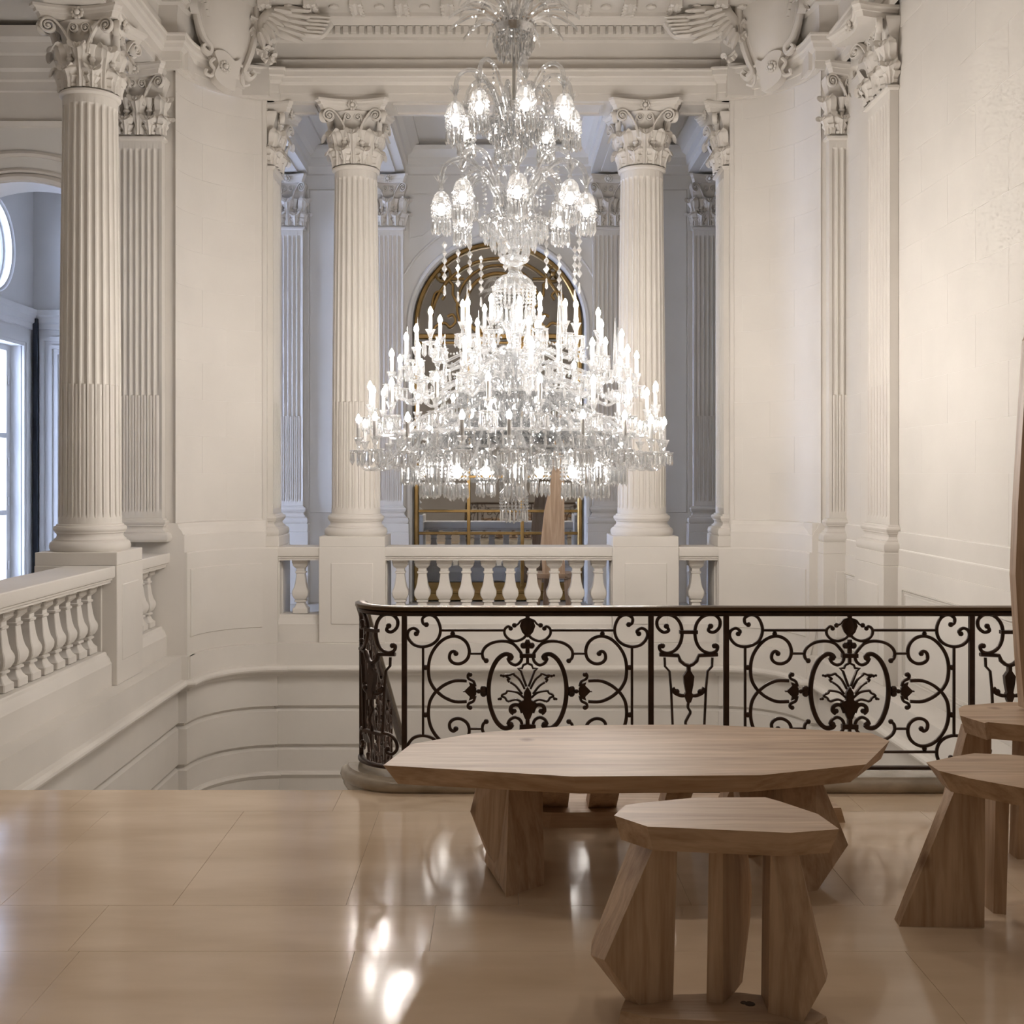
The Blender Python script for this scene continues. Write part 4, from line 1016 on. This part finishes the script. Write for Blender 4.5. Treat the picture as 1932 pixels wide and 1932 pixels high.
arcx = [0.0 + RC * PI / 2 * i / 10 for i in range(11)] + [0.55, 0.8, 1.2, 2.0, 3.0]
top = [Vector((3.55, YR, 0.93)), Vector((2.0, YR, 0.93)), Vector((0.6, YR, 0.93))] + [bend(x, 0.93) for x in arcx]
obj('handrail', *strap([p + Vector((0, 0, 0.012)) for p in top], 0.066, 0.030, (0, 0, 1)), M['rail'], rl, 50)
obj('top_rail', *strap([p + Vector((0, 0, -0.014)) for p in top], 0.034, 0.026, (0, 0, 1)), M['iron'], rl, 50)
obj('bottom_rail', *strap([p + Vector((0, 0, -0.82)) for p in top], 0.034, 0.020, (0, 0, 1)), M['iron'], rl, 50)
# stone curb under the railing
cp = [(3.40, YR), (-0.42, YR)] + [(CX_ - 0.265 * math.sin(a), YR + 0.265 - 0.265 * math.cos(a)) for a in [R(10 * i) for i in range(1, 10)]]
cv, cf = sweep([(-0.07, 0.075), (0.06, 0.075), (0.065, 0.068), (0.072, 0.062), (0.082, 0.06), (0.098, 0.048), (0.104, 0.028), (0.098, 0.010), (0.088, 0.002), (0.088, -0.02), (-0.1, -0.3), (-0.1, 0.06), (-0.07, 0.075)], list(reversed(cp)), True)
cb = obj('railing_curb', cv, cf, M['curb'], None, 40); cb['label'] = 'low rounded grey marble curb under the iron railing'; cb['category'] = 'curb'

# ------------------------------------------------------------------ low table, stools, tall chairs
def slab(top, zt, th, inset, mt, name, parent, jitter=0.0, seed=1):
    rnd = random.Random(seed); c = sum(top, Vector()) / len(top)
    k = len(top); mid = [Vector((c.x + (p.x - c.x) * (1 + jitter * rnd.uniform(-1, 1)), c.y + (p.y - c.y) * (1 + jitter * rnd.uniform(-1, 1)), zt - th * 0.45)) for p in top]
    bot = []
    for p in top:
        d = Vector((p.x - c.x, p.y - c.y, 0)); L = d.length
        bot.append(Vector((c.x, c.y, zt - th)) + d * max(0.1, (L - inset * rnd.uniform(.7, 1.2)) / L))
    v = list(top) + bot; f = [tuple(range(k)), tuple(range(2 * k - 1, k - 1, -1))] + [(i, k + i, k + (i + 1) % k, (i + 1) % k) for i in range(k)]
    return obj(name, v, f, mt, parent)
def leg(name, front, dy, parent, shrink=0.85, mt=None):
    c = sum(front, Vector()) / len(front)
    back = [Vector((c.x + (p.x - c.x) * shrink, p.y + dy, p.z)) for p in front]
    return obj(name, *hull(front + back), mt or M['woodz'], parent)
# table
HT = 0.52
tb = thing('low_table', 'long low faceted wooden table in front of the railing', 'table', (0.55, 5.0, 0))
top = [G(a, b, HT) for a, b in ((723, 1444), (775, 1404), (895, 1383), (1094, 1368), (1326, 1367), (1541, 1377), (1643, 1383), (1678, 1398), (1634, 1442), (1436, 1462.5), (1081, 1465), (760, 1446))]
slab(top, HT, 0.075, 0.05, M['woodx'], 'tabletop', tb, 0, 4)
zt = HT - 0.07
def T1(cx, cy): return (680 + cx / 1.858, 1340 + cy / 1.858)
A = lambda cx, cy, y: F(*T1(cx, cy), y)
def at_z(p, z): return Vector((p.x, p.y, z))
fl_ = lambda cx, cy: G(*T1(cx, cy), 0.0)
# left front leg: ridge between a pale left facet and the right face
p_top = [at_z(A(522, 262, 4.62), zt), at_z(A(637, 268, 4.74), zt), at_z(A(432, 256, 4.80), zt)]
b1, b2 = fl_(510, 655), fl_(645, 612)
leg('leg', p_top[:2] + [b1, b2, A(480, 560, 4.62)], 0.30, tb, 0.9)
leg('leg_brace', [p_top[0], p_top[2], A(385, 355, 4.80), A(440, 495, 4.76), A(480, 560, 4.64)], 0.22, tb, 0.85)
leg('leg_brace', [A(440, 495, 4.76), A(435, 530, 4.80), b1 + Vector((0, .02, 0)), A(480, 500, 4.66), A(500, 480, 4.7)], 0.18, tb, 0.85)
# right front leg
leg('leg', [at_z(A(1460, 262, 4.72), zt), at_z(A(1595, 250, 4.72), zt), A(1710, 472, 4.68), fl_(1602, 632), fl_(1540, 640), A(1460, 470, 4.68)], 0.14, tb, 0.9)
leg('leg', [at_z(F(1385, 1480, 4.9), zt), at_z(F(1470, 1480, 4.9), zt), G(1412, 1618), G(1440, 1614), F(1450, 1560, 5.0)], 0.2, tb, 0.9)
# rear trestle: posts on a base plank
bp_ = [Vector((x, y, 0.07)) for x, y in ((0.02, 5.40), (0.25, 5.34), (0.80, 5.36), (1.20, 5.36), (1.62, 5.42), (1.60, 5.66), (0.3, 5.68), (0.05, 5.60))]
slab(bp_, 0.07, 0.07, -0.02, M['woodx'], 'base_plank', tb, 0, 9)
for (x0, x1) in ((0.10, 0.33), (0.425, 0.56), (0.775, 0.90), (1.06, 1.30)):
    obj('post', *hull([(x0, 5.42, 0.065), (x1, 5.44, 0.065), (x1, 5.56, 0.065), (x0, 5.56, 0.065), (x0, 4.92, zt + .005), (x1, 4.94, zt + .005), (x1, 5.04, zt + .005), (x0, 5.04, zt + .005)]), M['woodz'], tb)

# front stool
HS = 0.60
s1 = thing('wooden_stool', 'faceted wooden stool with three slab legs, standing in front of the table', 'stool', (0.75, 3.5, 0), 'faceted wooden stools')
def T2(cx, cy): return (1100 + cx / 3.578, 1470 + cy / 3.578)
B = lambda cx, cy, y: F(*T2(cx, cy), y)
top = [G(*T2(a, b), HS) for a, b in ((210, 245), (288, 172), (410, 158), (760, 124), (1230, 122), (1330, 150), (1585, 235), (1730, 337), (1400, 362), (435, 320))]
slab(top, HS, 0.075, 0.03, M['woodx'], 'seat', s1, 0, 2)
zs_ = HS - 0.07
pz = 0.06
yl = 3.42
leg('leg', [at_z(B(480, 435, yl + .02), zs_), at_z(B(637, 440, yl + .04), zs_), at_z(G(*T2(607, 1490), pz), pz - .005), at_z(G(*T2(385, 1525), pz), pz - .005), B(145, 1222, yl - 0.005)] + [at_z(B(405, 412, yl + .16), zs_), B(52, 1188, yl + .13), at_z(G(*T2(300, 1492), pz), pz - .005)], 0.10, s1, 0.92)
yl = 3.46
leg('leg', [at_z(B(850, 445, yl), zs_), at_z(B(945, 450, yl), zs_), at_z(G(*T2(945, 1515), pz), pz - .005), at_z(G(*T2(833, 1505), pz), pz - .005)] + [at_z(B(1095, 460, yl + .14), zs_), B(1128, 620, yl + .14), B(1140, 740, yl + .14), B(1130, 930, yl + .14), B(1075, 1370, yl + .12), at_z(G(*T2(985, 1480), pz), pz - .005)], 0.02, s1, 0.9)
yl = 3.36
leg('leg', [at_z(B(1266, 465, yl + .05), zs_), at_z(B(1450, 470, yl + .05), zs_), B(1640, 1365, yl), at_z(G(*T2(1480, 1640), pz), pz - .005), at_z(G(*T2(1250, 1578), pz), pz - .005), B(1652, 1312, yl + .06)], 0.12, s1, 0.93)
bt = [G(*T2(a, b), pz) for a, b in ((282, 1490), (620, 1455), (1060, 1440), (1440, 1490), (1640, 1600), (1500, 1700), (1320, 1650), (455, 1612), (255, 1560))]
slab(bt, pz, 0.06, -0.015, M['woodx'], 'base_plank', s1, 0, 5)
for cx, cy, r in ((1125, 1515, 0.022), (1085, 1508, 0.014)):
    p = G(*T2(cx, cy), pz + 0.001); obj('knot', *lathe([(r, -0.004), (r * .6, 0.0012)], 10, (p.x, p.y, p.z)), mat('knot_wood', (0.06, 0.035, 0.02), 0.7) if 'knot_wood' not in bpy.data.materials else bpy.data.materials['knot_wood'], s1)

# right stool
s2 = thing('wooden_stool', 'faceted wooden stool with a wide triangular plank leg at the picture edge', 'stool', (1.9, 4.25, 0), 'faceted wooden stools')
def T3(cx, cy): return (1640 + cx / 3.863, 1280 + cy / 3.863)
C_ = lambda cx, cy, y: F(*T3(cx, cy), y)
top = [G(*T3(a, b), HS) for a, b in ((415, 612), (640, 565), (765, 545), (1020, 555), (1400, 590), (1800, 680), (1950, 800), (1500, 850), (1128, 800), (740, 730), (505, 672))]
slab(top, HS, 0.075, 0.05, M['woodx'], 'seat', s2, 0, 3)
g0, g1 = G(*T3(218, 1808)), G(*T3(840, 1815))
leg('leg', [at_z(C_(655, 812, 4.19), zs_), at_z(C_(845, 845, 4.19), zs_), g1, g0], 0.07, s2, 0.97)
leg('leg', [at_z(C_(925, 860, 4.30), zs_), at_z(C_(1027, 885, 4.30), zs_), G(*T3(998, 1722)), G(*T3(905, 1712)), at_z(C_(848, 850, 4.42), zs_), G(*T3(849, 1668))], 0.05, s2, 0.95)
leg('leg', [at_z(C_(1300, 860, 4.15), zs_), at_z(C_(1600, 885, 4.15), zs_), Vector((2.62, 4.1, 0)), Vector((2.25, 4.1, 0))], 0.1, s2, 0.95)

# tall-backed chair at the right edge
c1 = thing('tall_chair', 'tall-backed faceted wooden chair by the railing, at the picture edge behind the stool', 'chair', (2.3, 5.0, 0), 'tall-backed wooden chairs')
top = [G(*T3(a, b), HS) for a, b in ((650, 218), (690, 197), (1010, 172), (1400, 180), (1700, 230), (1600, 350), (1128, 342), (865, 318), (840, 325), (660, 270))]
slab(top, HS, 0.075, 0.03, M['woodx'], 'seat', c1, 0, 6)
leg('leg', [at_z(C_(722, 335, 5.05), zs_), at_z(C_(890, 395, 5.05), zs_), Vector((C_(890, 395, 5.05).x, 5.05, 0)), Vector((C_(490, 1240, 5.05).x, 5.05, 0))], 0.08, c1, 0.97)
leg('leg', [at_z(C_(1105, 410, 4.95), zs_), at_z(C_(1200, 410, 4.95), zs_), G(*T3(1180, 1320)), G(*T3(1078, 1318))], 0.08, c1, 0.97)
leg('leg', [at_z(C_(1500, 410, 4.95), zs_), at_z(C_(1650, 410, 4.95), zs_), Vector((2.75, 4.95, 0)), Vector((2.6, 4.95, 0))], 0.08, c1, 0.97)
yb = 5.06
obj('backrest', *extrude([F(x, y, yb) for x, y in ((1933, 1337), (1925, 1242), (1916, 1085), (1921, 950), (1932, 760), (1940, 640), (1975, 560), (2060, 560), (2090, 700), (2095, 1085), (2080, 1337))], (0, 0.06, 0)), M['woodz'], c1)
# its twin in the gallery
c2 = thing('tall_chair', 'tall-backed wooden chair standing in the gallery in front of the mirror', 'chair', (0.7, 14.7, -0.22), 'tall-backed wooden chairs')
yb = 14.62
obj('backrest', *extrude([F(x, y, yb) for x, y in ((1024, 1085), (1020, 1028), (1027, 965), (1040, 905), (1046, 830), (1058, 760), (1064, 830), (1065, 1000), (1066, 1085))], (0, 0.07, 0)), M['woodz'], c2)
top = [Vector((x, y, 0.37)) for x, y in ((0.36, 14.72), (0.5, 14.60), (0.86, 14.58), (1.0, 14.72), (0.92, 15.05), (0.5, 15.08))]
slab(top, 0.37, 0.06, 0.03, M['woodx'], 'seat', c2, 0, 7)
for x0, x1, xb0, xb1, y in ((0.42, 0.56, 0.36, 0.52, 14.66), (0.84, 0.95, 0.88, 1.0, 14.68), (0.6, 0.75, 0.58, 0.76, 14.95)):
    obj('leg', *hull([(x0, y, 0.32), (x1, y, 0.32), (x0, y + .06, 0.32), (x1, y + .06, 0.32), (xb0, y, -0.22), (xb1, y, -0.22), (xb0, y + .06, -0.22), (xb1, y + .06, -0.22)]), M['woodz'], c2)

# ------------------------------------------------------------------ crystal chandelier
CXC, CYC = 0.13, 9.5
ch = thing('crystal_chandelier', 'huge tiered crystal chandelier with lit candle bulbs hanging over the stairs', 'chandelier', (CXC, CYC, 1.27))
cb_ = wloc(ch)
def zpx(y): return H + (VY - y) * CYC / FPX
def pol(r, a, z): return Vector((CXC + r * math.cos(a), CYC + r * math.sin(a), z))
rnd = random.Random(11)
dropm = data('crystal_drop', *lathe([(0.0018, 0.0), (0.0095, -0.12), (0.0075, -0.22), (0.0125, -0.70), (0.0135, -0.82), (0.0015, -1.0)], 6), M['crystal'])   # unit length along z
DROPS = []; BEADS = MB(); DULL = MB()
def drop(p, L, w=1.0): DROPS.append((Vector(p), L, w))
octf = [(0, 1, 4), (1, 2, 4), (2, 3, 4), (3, 0, 4), (1, 0, 5), (2, 1, 5), (3, 2, 5), (0, 3, 5)]
def bead(p, r=0.012, mb=None, sz=1.0):
    p = Vector(p); a = rnd.uniform(0, 1.5); c, s = math.cos(a) * r, math.sin(a) * r
    (mb or BEADS).add([p + Vector((c, s, 0)), p + Vector((-s, c, 0)), p + Vector((-c, -s, 0)), p + Vector((s, -c, 0)), p + Vector((0, 0, r * sz)), p + Vector((0, 0, -r * sz))], octf)
def chain(p0, p1, sag, step=0.032, r=0.012):
    p0, p1 = Vector(p0), Vector(p1); n = max(3, int((p1 - p0).length / step))
    for i in range(n + 1):
        t = i / n; bead(p0.lerp(p1, t) - Vector((0, 0, sag * 4 * t * (1 - t))), r * rnd.uniform(.8, 1.15))
def ring_drops(r, z, n, L, w=1.0, c=None, a0=0.0):
    for i in range(n):
        a = a0 + 2 * PI * i / n; p = (c or Vector((CXC, CYC, 0))) + Vector((r * math.cos(a), r * math.sin(a), 0)); p.z = z if c is None else c.z + z
        drop(p, L * rnd.uniform(.85, 1.1), w)
def ring_beads(r, z, n, br, c, mb=None):
    for i in range(n):
        a = 2 * PI * i / n; bead(Vector((c[0] + r * math.cos(a), c[1] + r * math.sin(a), z)), br, mb)
def lat(name, prof, m='crystal', n=20, parent=ch, smooth=30): return obj(name, *lathe(prof, n, (CXC, CYC, 0)), M[m], parent, smooth)

# ---- stem and crown
lat('stem', [(0.014, 7.9), (0.014, 4.75)], 'steel', 10)
lat('ceiling_rose', [(0.02, 7.7), (0.06, 7.78), (0.16, 7.86), (0.18, 7.9)], 'steel', 20)
lat('stem', [(0.022, 4.75), (0.03, 4.6), (0.02, 4.4), (0.022, 3.7), (0.045, 3.6), (0.05, 3.5)], 'clear', 12)
lat('crown_collar', [(0.05, 5.42), (0.16, 5.38), (0.175, 5.34), (0.15, 5.28), (0.07, 5.24)], 'dull', 20)
for k, z in enumerate((5.37, 5.34, 5.31, 5.28, 5.25)): ring_beads(0.175 - 0.018 * k, z, 22 - 2 * k, 0.017, (CXC, CYC), DULL)
for r, z, n, L in ((0.16, 5.27, 16, 0.13), (0.13, 5.23, 14, 0.15), (0.10, 5.2, 12, 0.14), (0.17, 5.3, 10, 0.10)): ring_drops(r, z, n, L)
def palm(L, up_, out, n=14):
    v = []; f = []
    for i in range(n):
        t = i / (n - 1); r = 0.05 + out * (t ** 1.25); z = up_ * math.sin(PI * 0.72 * t) * 1.0 - 0.42 * up_ * t ** 4
        wd = 0.034 * (0.35 + 0.65 * math.sin(PI * min(1, t * 0.85 + .1))) * (0.8 + 0.2 * (i % 2)) * (1 if t < .92 else .45)
        for s in (-1, -.5, 0, .5, 1): v.append((s * wd, -r, z + (0.016 if s == 0 else 0) - 0.016 * abs(s)))
    for i in range(n - 1):
        for j in range(4): f.append((i * 5 + j, i * 5 + j + 1, (i + 1) * 5 + j + 1, (i + 1) * 5 + j))
    return data('palm_leaf', v, f, M['dull'], 20)
pl1, pl2 = palm(1, 0.20, 0.50), palm(1, 0.40, 0.42)
for i in range(14): inst('palm_leaf', pl1, ch, Vector((CXC, CYC, 5.30)) - cb_, (0, 0, 2 * PI * i / 14))
for i in range(12): inst('palm_leaf', pl2, ch, Vector((CXC, CYC, 5.34)) - cb_, (0, 0, 2 * PI * (i + .5) / 12))

# ---- shared little meshes
flower = data('calyx', *(lambda b: (b.v, b.f))((lambda mb: [mb.add(*hull([(0.010 * math.cos(a), 0.010 * math.sin(a), 0), (0.016 * math.cos(a + .5), 0.016 * math.sin(a + .5), 0.03), (0.016 * math.cos(a - .5), 0.016 * math.sin(a - .5), 0.03), (0.045 * math.cos(a + .25), 0.045 * math.sin(a + .25), 0.055), (0.045 * math.cos(a - .25), 0.045 * math.sin(a - .25), 0.055), (0.062 * math.cos(a), 0.062 * math.sin(a), 0.075)])) for a in [2 * PI * i / 6 for i in range(6)]] and mb)(MB().add(*lathe([(0.008, -0.05), (0.02, -0.03), (0.012, -0.01), (0.016, 0.01)], 8)))), M['clear'], 30)
capm = data('lamp_cap', *lathe([(0.012, 0.10), (0.035, 0.094), (0.058, 0.07), (0.072, 0.035), (0.078, 0.0)], 14, cap=False), M['crystal'], 20)
bulbm = data('lamp_bulb', *ball((0, 0, -0.05), 0.033, 10, 6, 1.6), M['lamp'], True)
LAMPS = []
def bell_lamp(p, k=1.0, Ld=0.125, rows=4, lit=True):
    """pendant lamp: glass cap, rows of beads, fringe of drops, bulb inside; p = foot of the cap"""
    p = Vector(p); c = inst('lamp_cap', capm, ch, p - cb_, (0, 0, 0), (k, k, k))
    if lit: inst('lamp_bulb', bulbm, c)
    for i in range(rows): ring_beads(0.076 * k, p.z - 0.016 - 0.029 * k * i, 14, 0.0165 * k, p)
    zb = p.z - 0.016 - 0.029 * k * rows
    ring_drops(0.074 * k, zb - p.z, 13, Ld, 1.0, p); ring_drops(0.05 * k, zb - p.z, 8, Ld * 1.05, 1.0, p, .3)

# ---- two tiers of pendant lamps
def lamp_tier(n, r, zc, zap, zhub, rad, a0, inner):
    for i in range(n):
        a = a0 + 2 * PI * i / n
        L = [(0.06, zhub), (0.12, zhub + 0.18), (r * 0.52, zap - 0.05), (r * 0.75, zap), (r * 0.94, zap - 0.055), (r, zap - 0.16), (r, zc + 0.17)]
        obj('arm', *tube(catmull([pol(q, a, z) for q, z in L], 5), rad, 8), M['clear'], ch, True)
        inst('calyx', flower, ch, pol(r, a, zc + 0.15) - cb_)
        bell_lamp(pol(r, a, zc))
        chain(pol(r * 0.62, a, zap - 0.02), pol(r * 0.55, a, zap - 0.42), 0, 0.034, 0.014)
        b = a + PI / n
        L = [(0.06, zhub - .05), (0.11, zhub + 0.1), (r * 0.40, zap - 0.16), (r * 0.58, zap - 0.18), (r * 0.66, zap - 0.30), (r * 0.60, zap - .36)]
        obj('arm', *tube(catmull([pol(q, b, z) for q, z in L], 5), rad * .8, 8), M['clear'], ch, True)
        if inner: chain(pol(r * .6, b, zap - 0.34), pol(r * .6, b, zap - 0.34 - inner), 0, 0.05, 0.021)
        ring_drops(0.03, zap - 0.38 - zap, 5, 0.10, 1, pol(r * 0.6, b, zap))
lamp_tier(8, 0.49, 4.60, 4.97, 4.50, 0.018, R(100), 0.0)
lamp_tier(8, 0.60, 3.88, 4.25, 3.72, 0.021, R(92), 0.0)
for i in range(10):                                            # long swinging strings under the second tier
    a = 2 * PI * (i + .3) / 10; r = 0.52 + 0.06 * (i % 2)
    for k in range(5):
        bead(pol(r, a, 3.52 - 0.065 * k), 0.024, None, 1.5)
    drop(pol(r, a, 3.19), 0.09)
lat('dish', [(0.03, 4.47), (0.13, 4.49), (0.22, 4.54), (0.24, 4.56), (0.22, 4.55), (0.10, 4.46), (0.05, 4.42)], 'crystal', 24)
for r, z, n, L in ((0.24, 4.55, 30, 0.11), (0.20, 4.52, 26, 0.13), (0.15, 4.48, 20, 0.14), (0.10, 4.44, 14, 0.16)): ring_drops(r, z, n, L)
for k, z in enumerate((4.50, 4.47, 4.44, 4.41)): ring_beads(0.20 - 0.04 * k, z, 22 - 4 * k, 0.018, (CXC, CYC))
lat('dish', [(0.05, 3.60), (0.16, 3.63), (0.255, 3.70), (0.275, 3.735), (0.25, 3.72), (0.12, 3.58), (0.05, 3.50)], 'crystal', 28)
for r, z, n, L in ((0.275, 3.72, 36, 0.11), (0.24, 3.68, 30, 0.13), (0.18, 3.63, 24, 0.14), (0.12, 3.58, 14, 0.15)): ring_drops(r, z, n, L)
for k, z in enumerate((3.74, 3.71, 3.68)): ring_beads(0.285 - 0.01 * k, z, 34, 0.018, (CXC, CYC))
for r0, z0, L in ((0.12, 4.62, 0.25), (0.1, 3.85, 0.25)):
    for i in range(10):
        a = 2 * PI * i / 10; p = pol(r0, a, z0); drop(p + Vector((0, 0, 0.1)), 0.12); chain(p + Vector((0, 0, .12)), pol(r0 + .12, a, z0 - .06), 0.04)

# ---- bell and baluster of the stem
lat('baluster', [(0.05, 3.52), (0.045, 3.46), (0.115, 3.44), (0.13, 3.42), (0.11, 3.395), (0.05, 3.37), (0.045, 3.32), (0.06, 3.30)], 'clear', 24)
lat('bell', [(0.05, 3.30), (0.10, 3.285), (0.15, 3.245), (0.175, 3.20), (0.19, 3.19), (0.175, 3.18), (0.16, 3.16)], 'clear', 28)
for k in range(5): ring_beads(0.172, 3.17 - 0.03 * k, 28, 0.017, (CXC, CYC))
ring_drops(0.17, 3.03, 26, 0.13); ring_drops(0.13, 3.03, 18, 0.14)
tw = MB()
for k in range(5):
    tw.add(*tube([pol(0.034, 2 * PI * k / 5 + i * 0.45, 3.0 - 0.026 * i) for i in range(22)], 0.012, 5))
tw.make('twisted_stem', M['clear'], ch, True)
lat('cup', [(0.04, 2.72), (0.06, 2.76), (0.07, 2.82), (0.105, 2.88), (0.11, 2.9), (0.08, 2.86), (0.05, 2.78)], 'clear', 20)
lat('cup', [(0.06, 2.55), (0.10, 2.58), (0.13, 2.63), (0.10, 2.66), (0.06, 2.68), (0.05, 2.72)], 'clear', 20)
lat('body', [(0.05, 2.55), (0.14, 2.45), (0.17, 2.3), (0.12, 2.12), (0.10, 2.05), (0.20, 1.98), (0.28, 1.9), (0.22, 1.82), (0.10, 1.76), (0.06, 1.68), (0.05, 1.6)], 'crystal', 24)
# bottom basket
lat('basket_dome', [(0.04, 1.62), (0.05, 1.57), (0.09, 1.52), (0.118, 1.49), (0.12, 1.48)], 'crystal', 20)
for k in range(6): ring_beads(0.112, 1.475 - 0.024 * k, 22, 0.0135, (CXC, CYC))
ring_drops(0.108, 1.35, 20, 0.10); ring_drops(0.07, 1.35, 12, 0.11)

# ---- candle arms
sleevem = data('candle', *lathe([(0.0155, 0.0), (0.0155, 0.14), (0.011, 0.145)], 10), M['sleeve'], 40)
flamem = data('flame_bulb', *lathe([(0.010, 0.0), (0.018, 0.012), (0.0205, 0.024), (0.017, 0.040), (0.009, 0.056), (0.002, 0.068)], 10), M['bulb'], True)
cupm = data('candle_cup', *lathe([(0.010, -0.075), (0.016, -0.055), (0.010, -0.045), (0.020, -0.03), (0.026, -0.01), (0.040, 0.018), (0.043, 0.024), (0.034, 0.016), (0.018, -0.008)], 10), M['clear'], 20)
def pan():
    v = []; f = []; n = 20
    lv = [(0.016, -0.02), (0.045, -0.012), (0.068, 0.004), (0.066, 0.008), (0.02, -0.008)]
    for k, (r, z) in enumerate(lv):
        for i in range(n):
            q = r * (1 + (0.12 if i % 2 else -0.04) * (k in (2, 3))); a = 2 * PI * i / n; v.append((q * math.cos(a), q * math.sin(a), z))
    for k in range(len(lv) - 1):
        for i in range(n): j = (i + 1) % n; f.append((k * n + i, k * n + j, (k + 1) * n + j, (k + 1) * n + i))
    return data('drip_pan', v, f, M['crystal'], 20)
panm = pan()
def candle(r, a, zf, arm):
    """zf = height of the flame"""
    q = pol(r, a, zf - 0.17)
    c = inst('candle', sleevem, ch, q - cb_); inst('flame_bulb', flamem, c, (0, 0, 0.143))
    inst('candle_cup', cupm, ch, q - cb_)
    pz_ = q.z - 0.085; inst('drip_pan', panm, ch, pol(r, a, pz_) - cb_)
    ring_drops(0.062, -0.003, 8, 0.105, 0.9, pol(r, a, pz_), a)
    if arm: obj('arm', *tube(catmull([pol(x * r, a, z) for x, z in arm] + [pol(r, a, pz_)], 4), 0.0135, 7), M['clear'], ch, True)
rings = [(18, 1.27, 2.075, R(90), [(0.10, 1.95), (0.35, 2.08), (0.60, 2.02), (0.78, 1.78), (0.93, 1.68), (0.995, 1.74)]),
         (18, 1.20, 2.345, R(99), [(0.10, 2.05), (0.35, 2.22), (0.62, 2.12), (0.80, 1.98), (0.94, 1.96), (0.998, 2.03)]),
         (13, 1.03, 2.625, R(84), [(0.12, 2.3), (0.35, 2.42), (0.62, 2.36), (0.85, 2.24), (0.97, 2.29)]),
         (10, 0.90, 2.80, R(100), [(0.12, 2.4), (0.35, 2.55), (0.62, 2.50), (0.85, 2.40), (0.97, 2.46)]),
         (9, 0.70, 2.97, R(75), [(0.14, 2.5), (0.40, 2.66), (0.66, 2.62), (0.86, 2.56), (0.97, 2.62)]),
         (6, 0.42, 3.05, R(60), [(0.2, 2.6), (0.45, 2.68), (0.75, 2.64), (0.95, 2.70)])]
for n, r, zf, a0, arm in rings:
    for i in range(n): candle(r * rnd.uniform(.97, 1.02), a0 + 2 * PI * (i + rnd.uniform(-.12, .12)) / n, zf + rnd.uniform(-.012, .012), arm)
# spires
spm = data('spire', *lathe([(0.020, 0.0), (0.026, 0.03), (0.016, 0.05), (0.020, 0.07), (0.002, 0.46)], 6), M['clear'])
for n, r, z, a0 in ((6, 0.44, 2.72, R(30)), (9, 0.90, 2.42, R(12))):
    for i in range(n): inst('spire', spm, ch, pol(r, a0 + 2 * PI * i / n, z) - cb_)
# lit drum lamps and unlit baskets below the body
for i in range(9):
    a = R(90 + 20) + 2 * PI * i / 9; bell_lamp(pol(0.70, a, 1.72), 1.1, 0.13, 4)
for i in range(8):
    a = R(0) + 2 * PI * i / 8; bell_lamp(pol(0.85, a, 1.86), 1.1, 0.16, 4, False)
# fringes and bead swags that fill the body
for r, z, n, L in ((0.20, 2.60, 18, .12), (0.32, 2.52, 26, .13), (0.30, 2.30, 24, .13), (0.42, 2.36, 30, .13), (0.48, 2.16, 34, .13), (0.60, 2.22, 40, .13), (0.62, 2.02, 40, .13), (0.78, 2.08, 48, .13), (0.80, 1.90, 48, .13),
                   (0.96, 1.97, 56, .13), (0.98, 1.82, 56, .12), (0.40, 1.93, 28, .13), (0.28, 1.83, 20, .14), (0.16, 1.74, 14, .14), (0.5, 1.80, 30, .12), (0.66, 2.48, 34, .12), (0.82, 2.34, 36, .11), (1.12, 1.78, 50, .10)):
    ring_drops(r, z, n, L, 1.0, None, rnd.random())
for i in range(18):
    a = R(90) + 2 * PI * (i + .5) / 18
    chain(pol(0.16, a, 2.50), pol(1.0, a, 2.08), 0.10, 0.034, 0.0135); chain(pol(0.20, a, 2.15), pol(1.15, a, 1.82), 0.08, 0.034, 0.0135)
    chain(pol(0.14, a, 2.66), pol(0.85, a, 2.42), 0.07, 0.036, 0.013); chain(pol(0.25, a, 1.95), pol(0.75, a, 1.78), 0.06, 0.036, 0.013)
for i in range(12):
    a = 2 * PI * i / 12; chain(pol(0.12, a, 2.9), pol(0.42, a, 2.7), 0.05, 0.036, 0.012); chain(pol(.7, a, 2.68), pol(.7, a + 2 * PI / 12, 2.68), .09, .036, .012)
for r, z, n in ((0.45, 1.95, 26), (0.75, 1.86, 44), (1.0, 1.98, 60), (0.6, 2.3, 36)):
    lat('rim', [(r - 0.012, z), (r, z + 0.012), (r + 0.012, z), (r, z - 0.012), (r - 0.012, z)], 'clear', 48)
    ring_beads(r, z - 0.02, n, 0.017, (CXC, CYC))
# drops: the 300 nearest are parts of their own, the rest one piece
cam_p = Vector((0, 0, H))
DROPS.sort(key=lambda t: (t[0] - cam_p).length)
rest = MB()
uv_, uf_ = lathe([(0.0018, 0.0), (0.0095, -0.12), (0.0075, -0.22), (0.0125, -0.70), (0.0135, -0.82), (0.0015, -1.0)], 5)
for k, (p, L, wd) in enumerate(DROPS):
    a = rnd.uniform(0, 1)
    if k < 290: inst('crystal_drop', dropm, ch, p - cb_, (rnd.uniform(-.06, .06), rnd.uniform(-.06, .06), a), (wd, wd, L))
    else:
        c, s = math.cos(a) * wd, math.sin(a) * wd
        rest.add([(p.x + q[0] * c - q[1] * s, p.y + q[0] * s + q[1] * c, p.z + q[2] * L) for q in uv_], uf_)
o = rest.make('crystal_fringe', M['crystal'], ch); o['kind'] = 'stuff'; o['label'] = 'dense fringe of small cut crystal drops'
o = BEADS.make('crystal_beads', M['crystal'], ch); o['kind'] = 'stuff'; o['label'] = 'swags and rows of faceted crystal beads'
o = DULL.make('crown_beads', M['dull'], ch); o['kind'] = 'stuff'; o['label'] = 'unlit crystal beads of the crown'
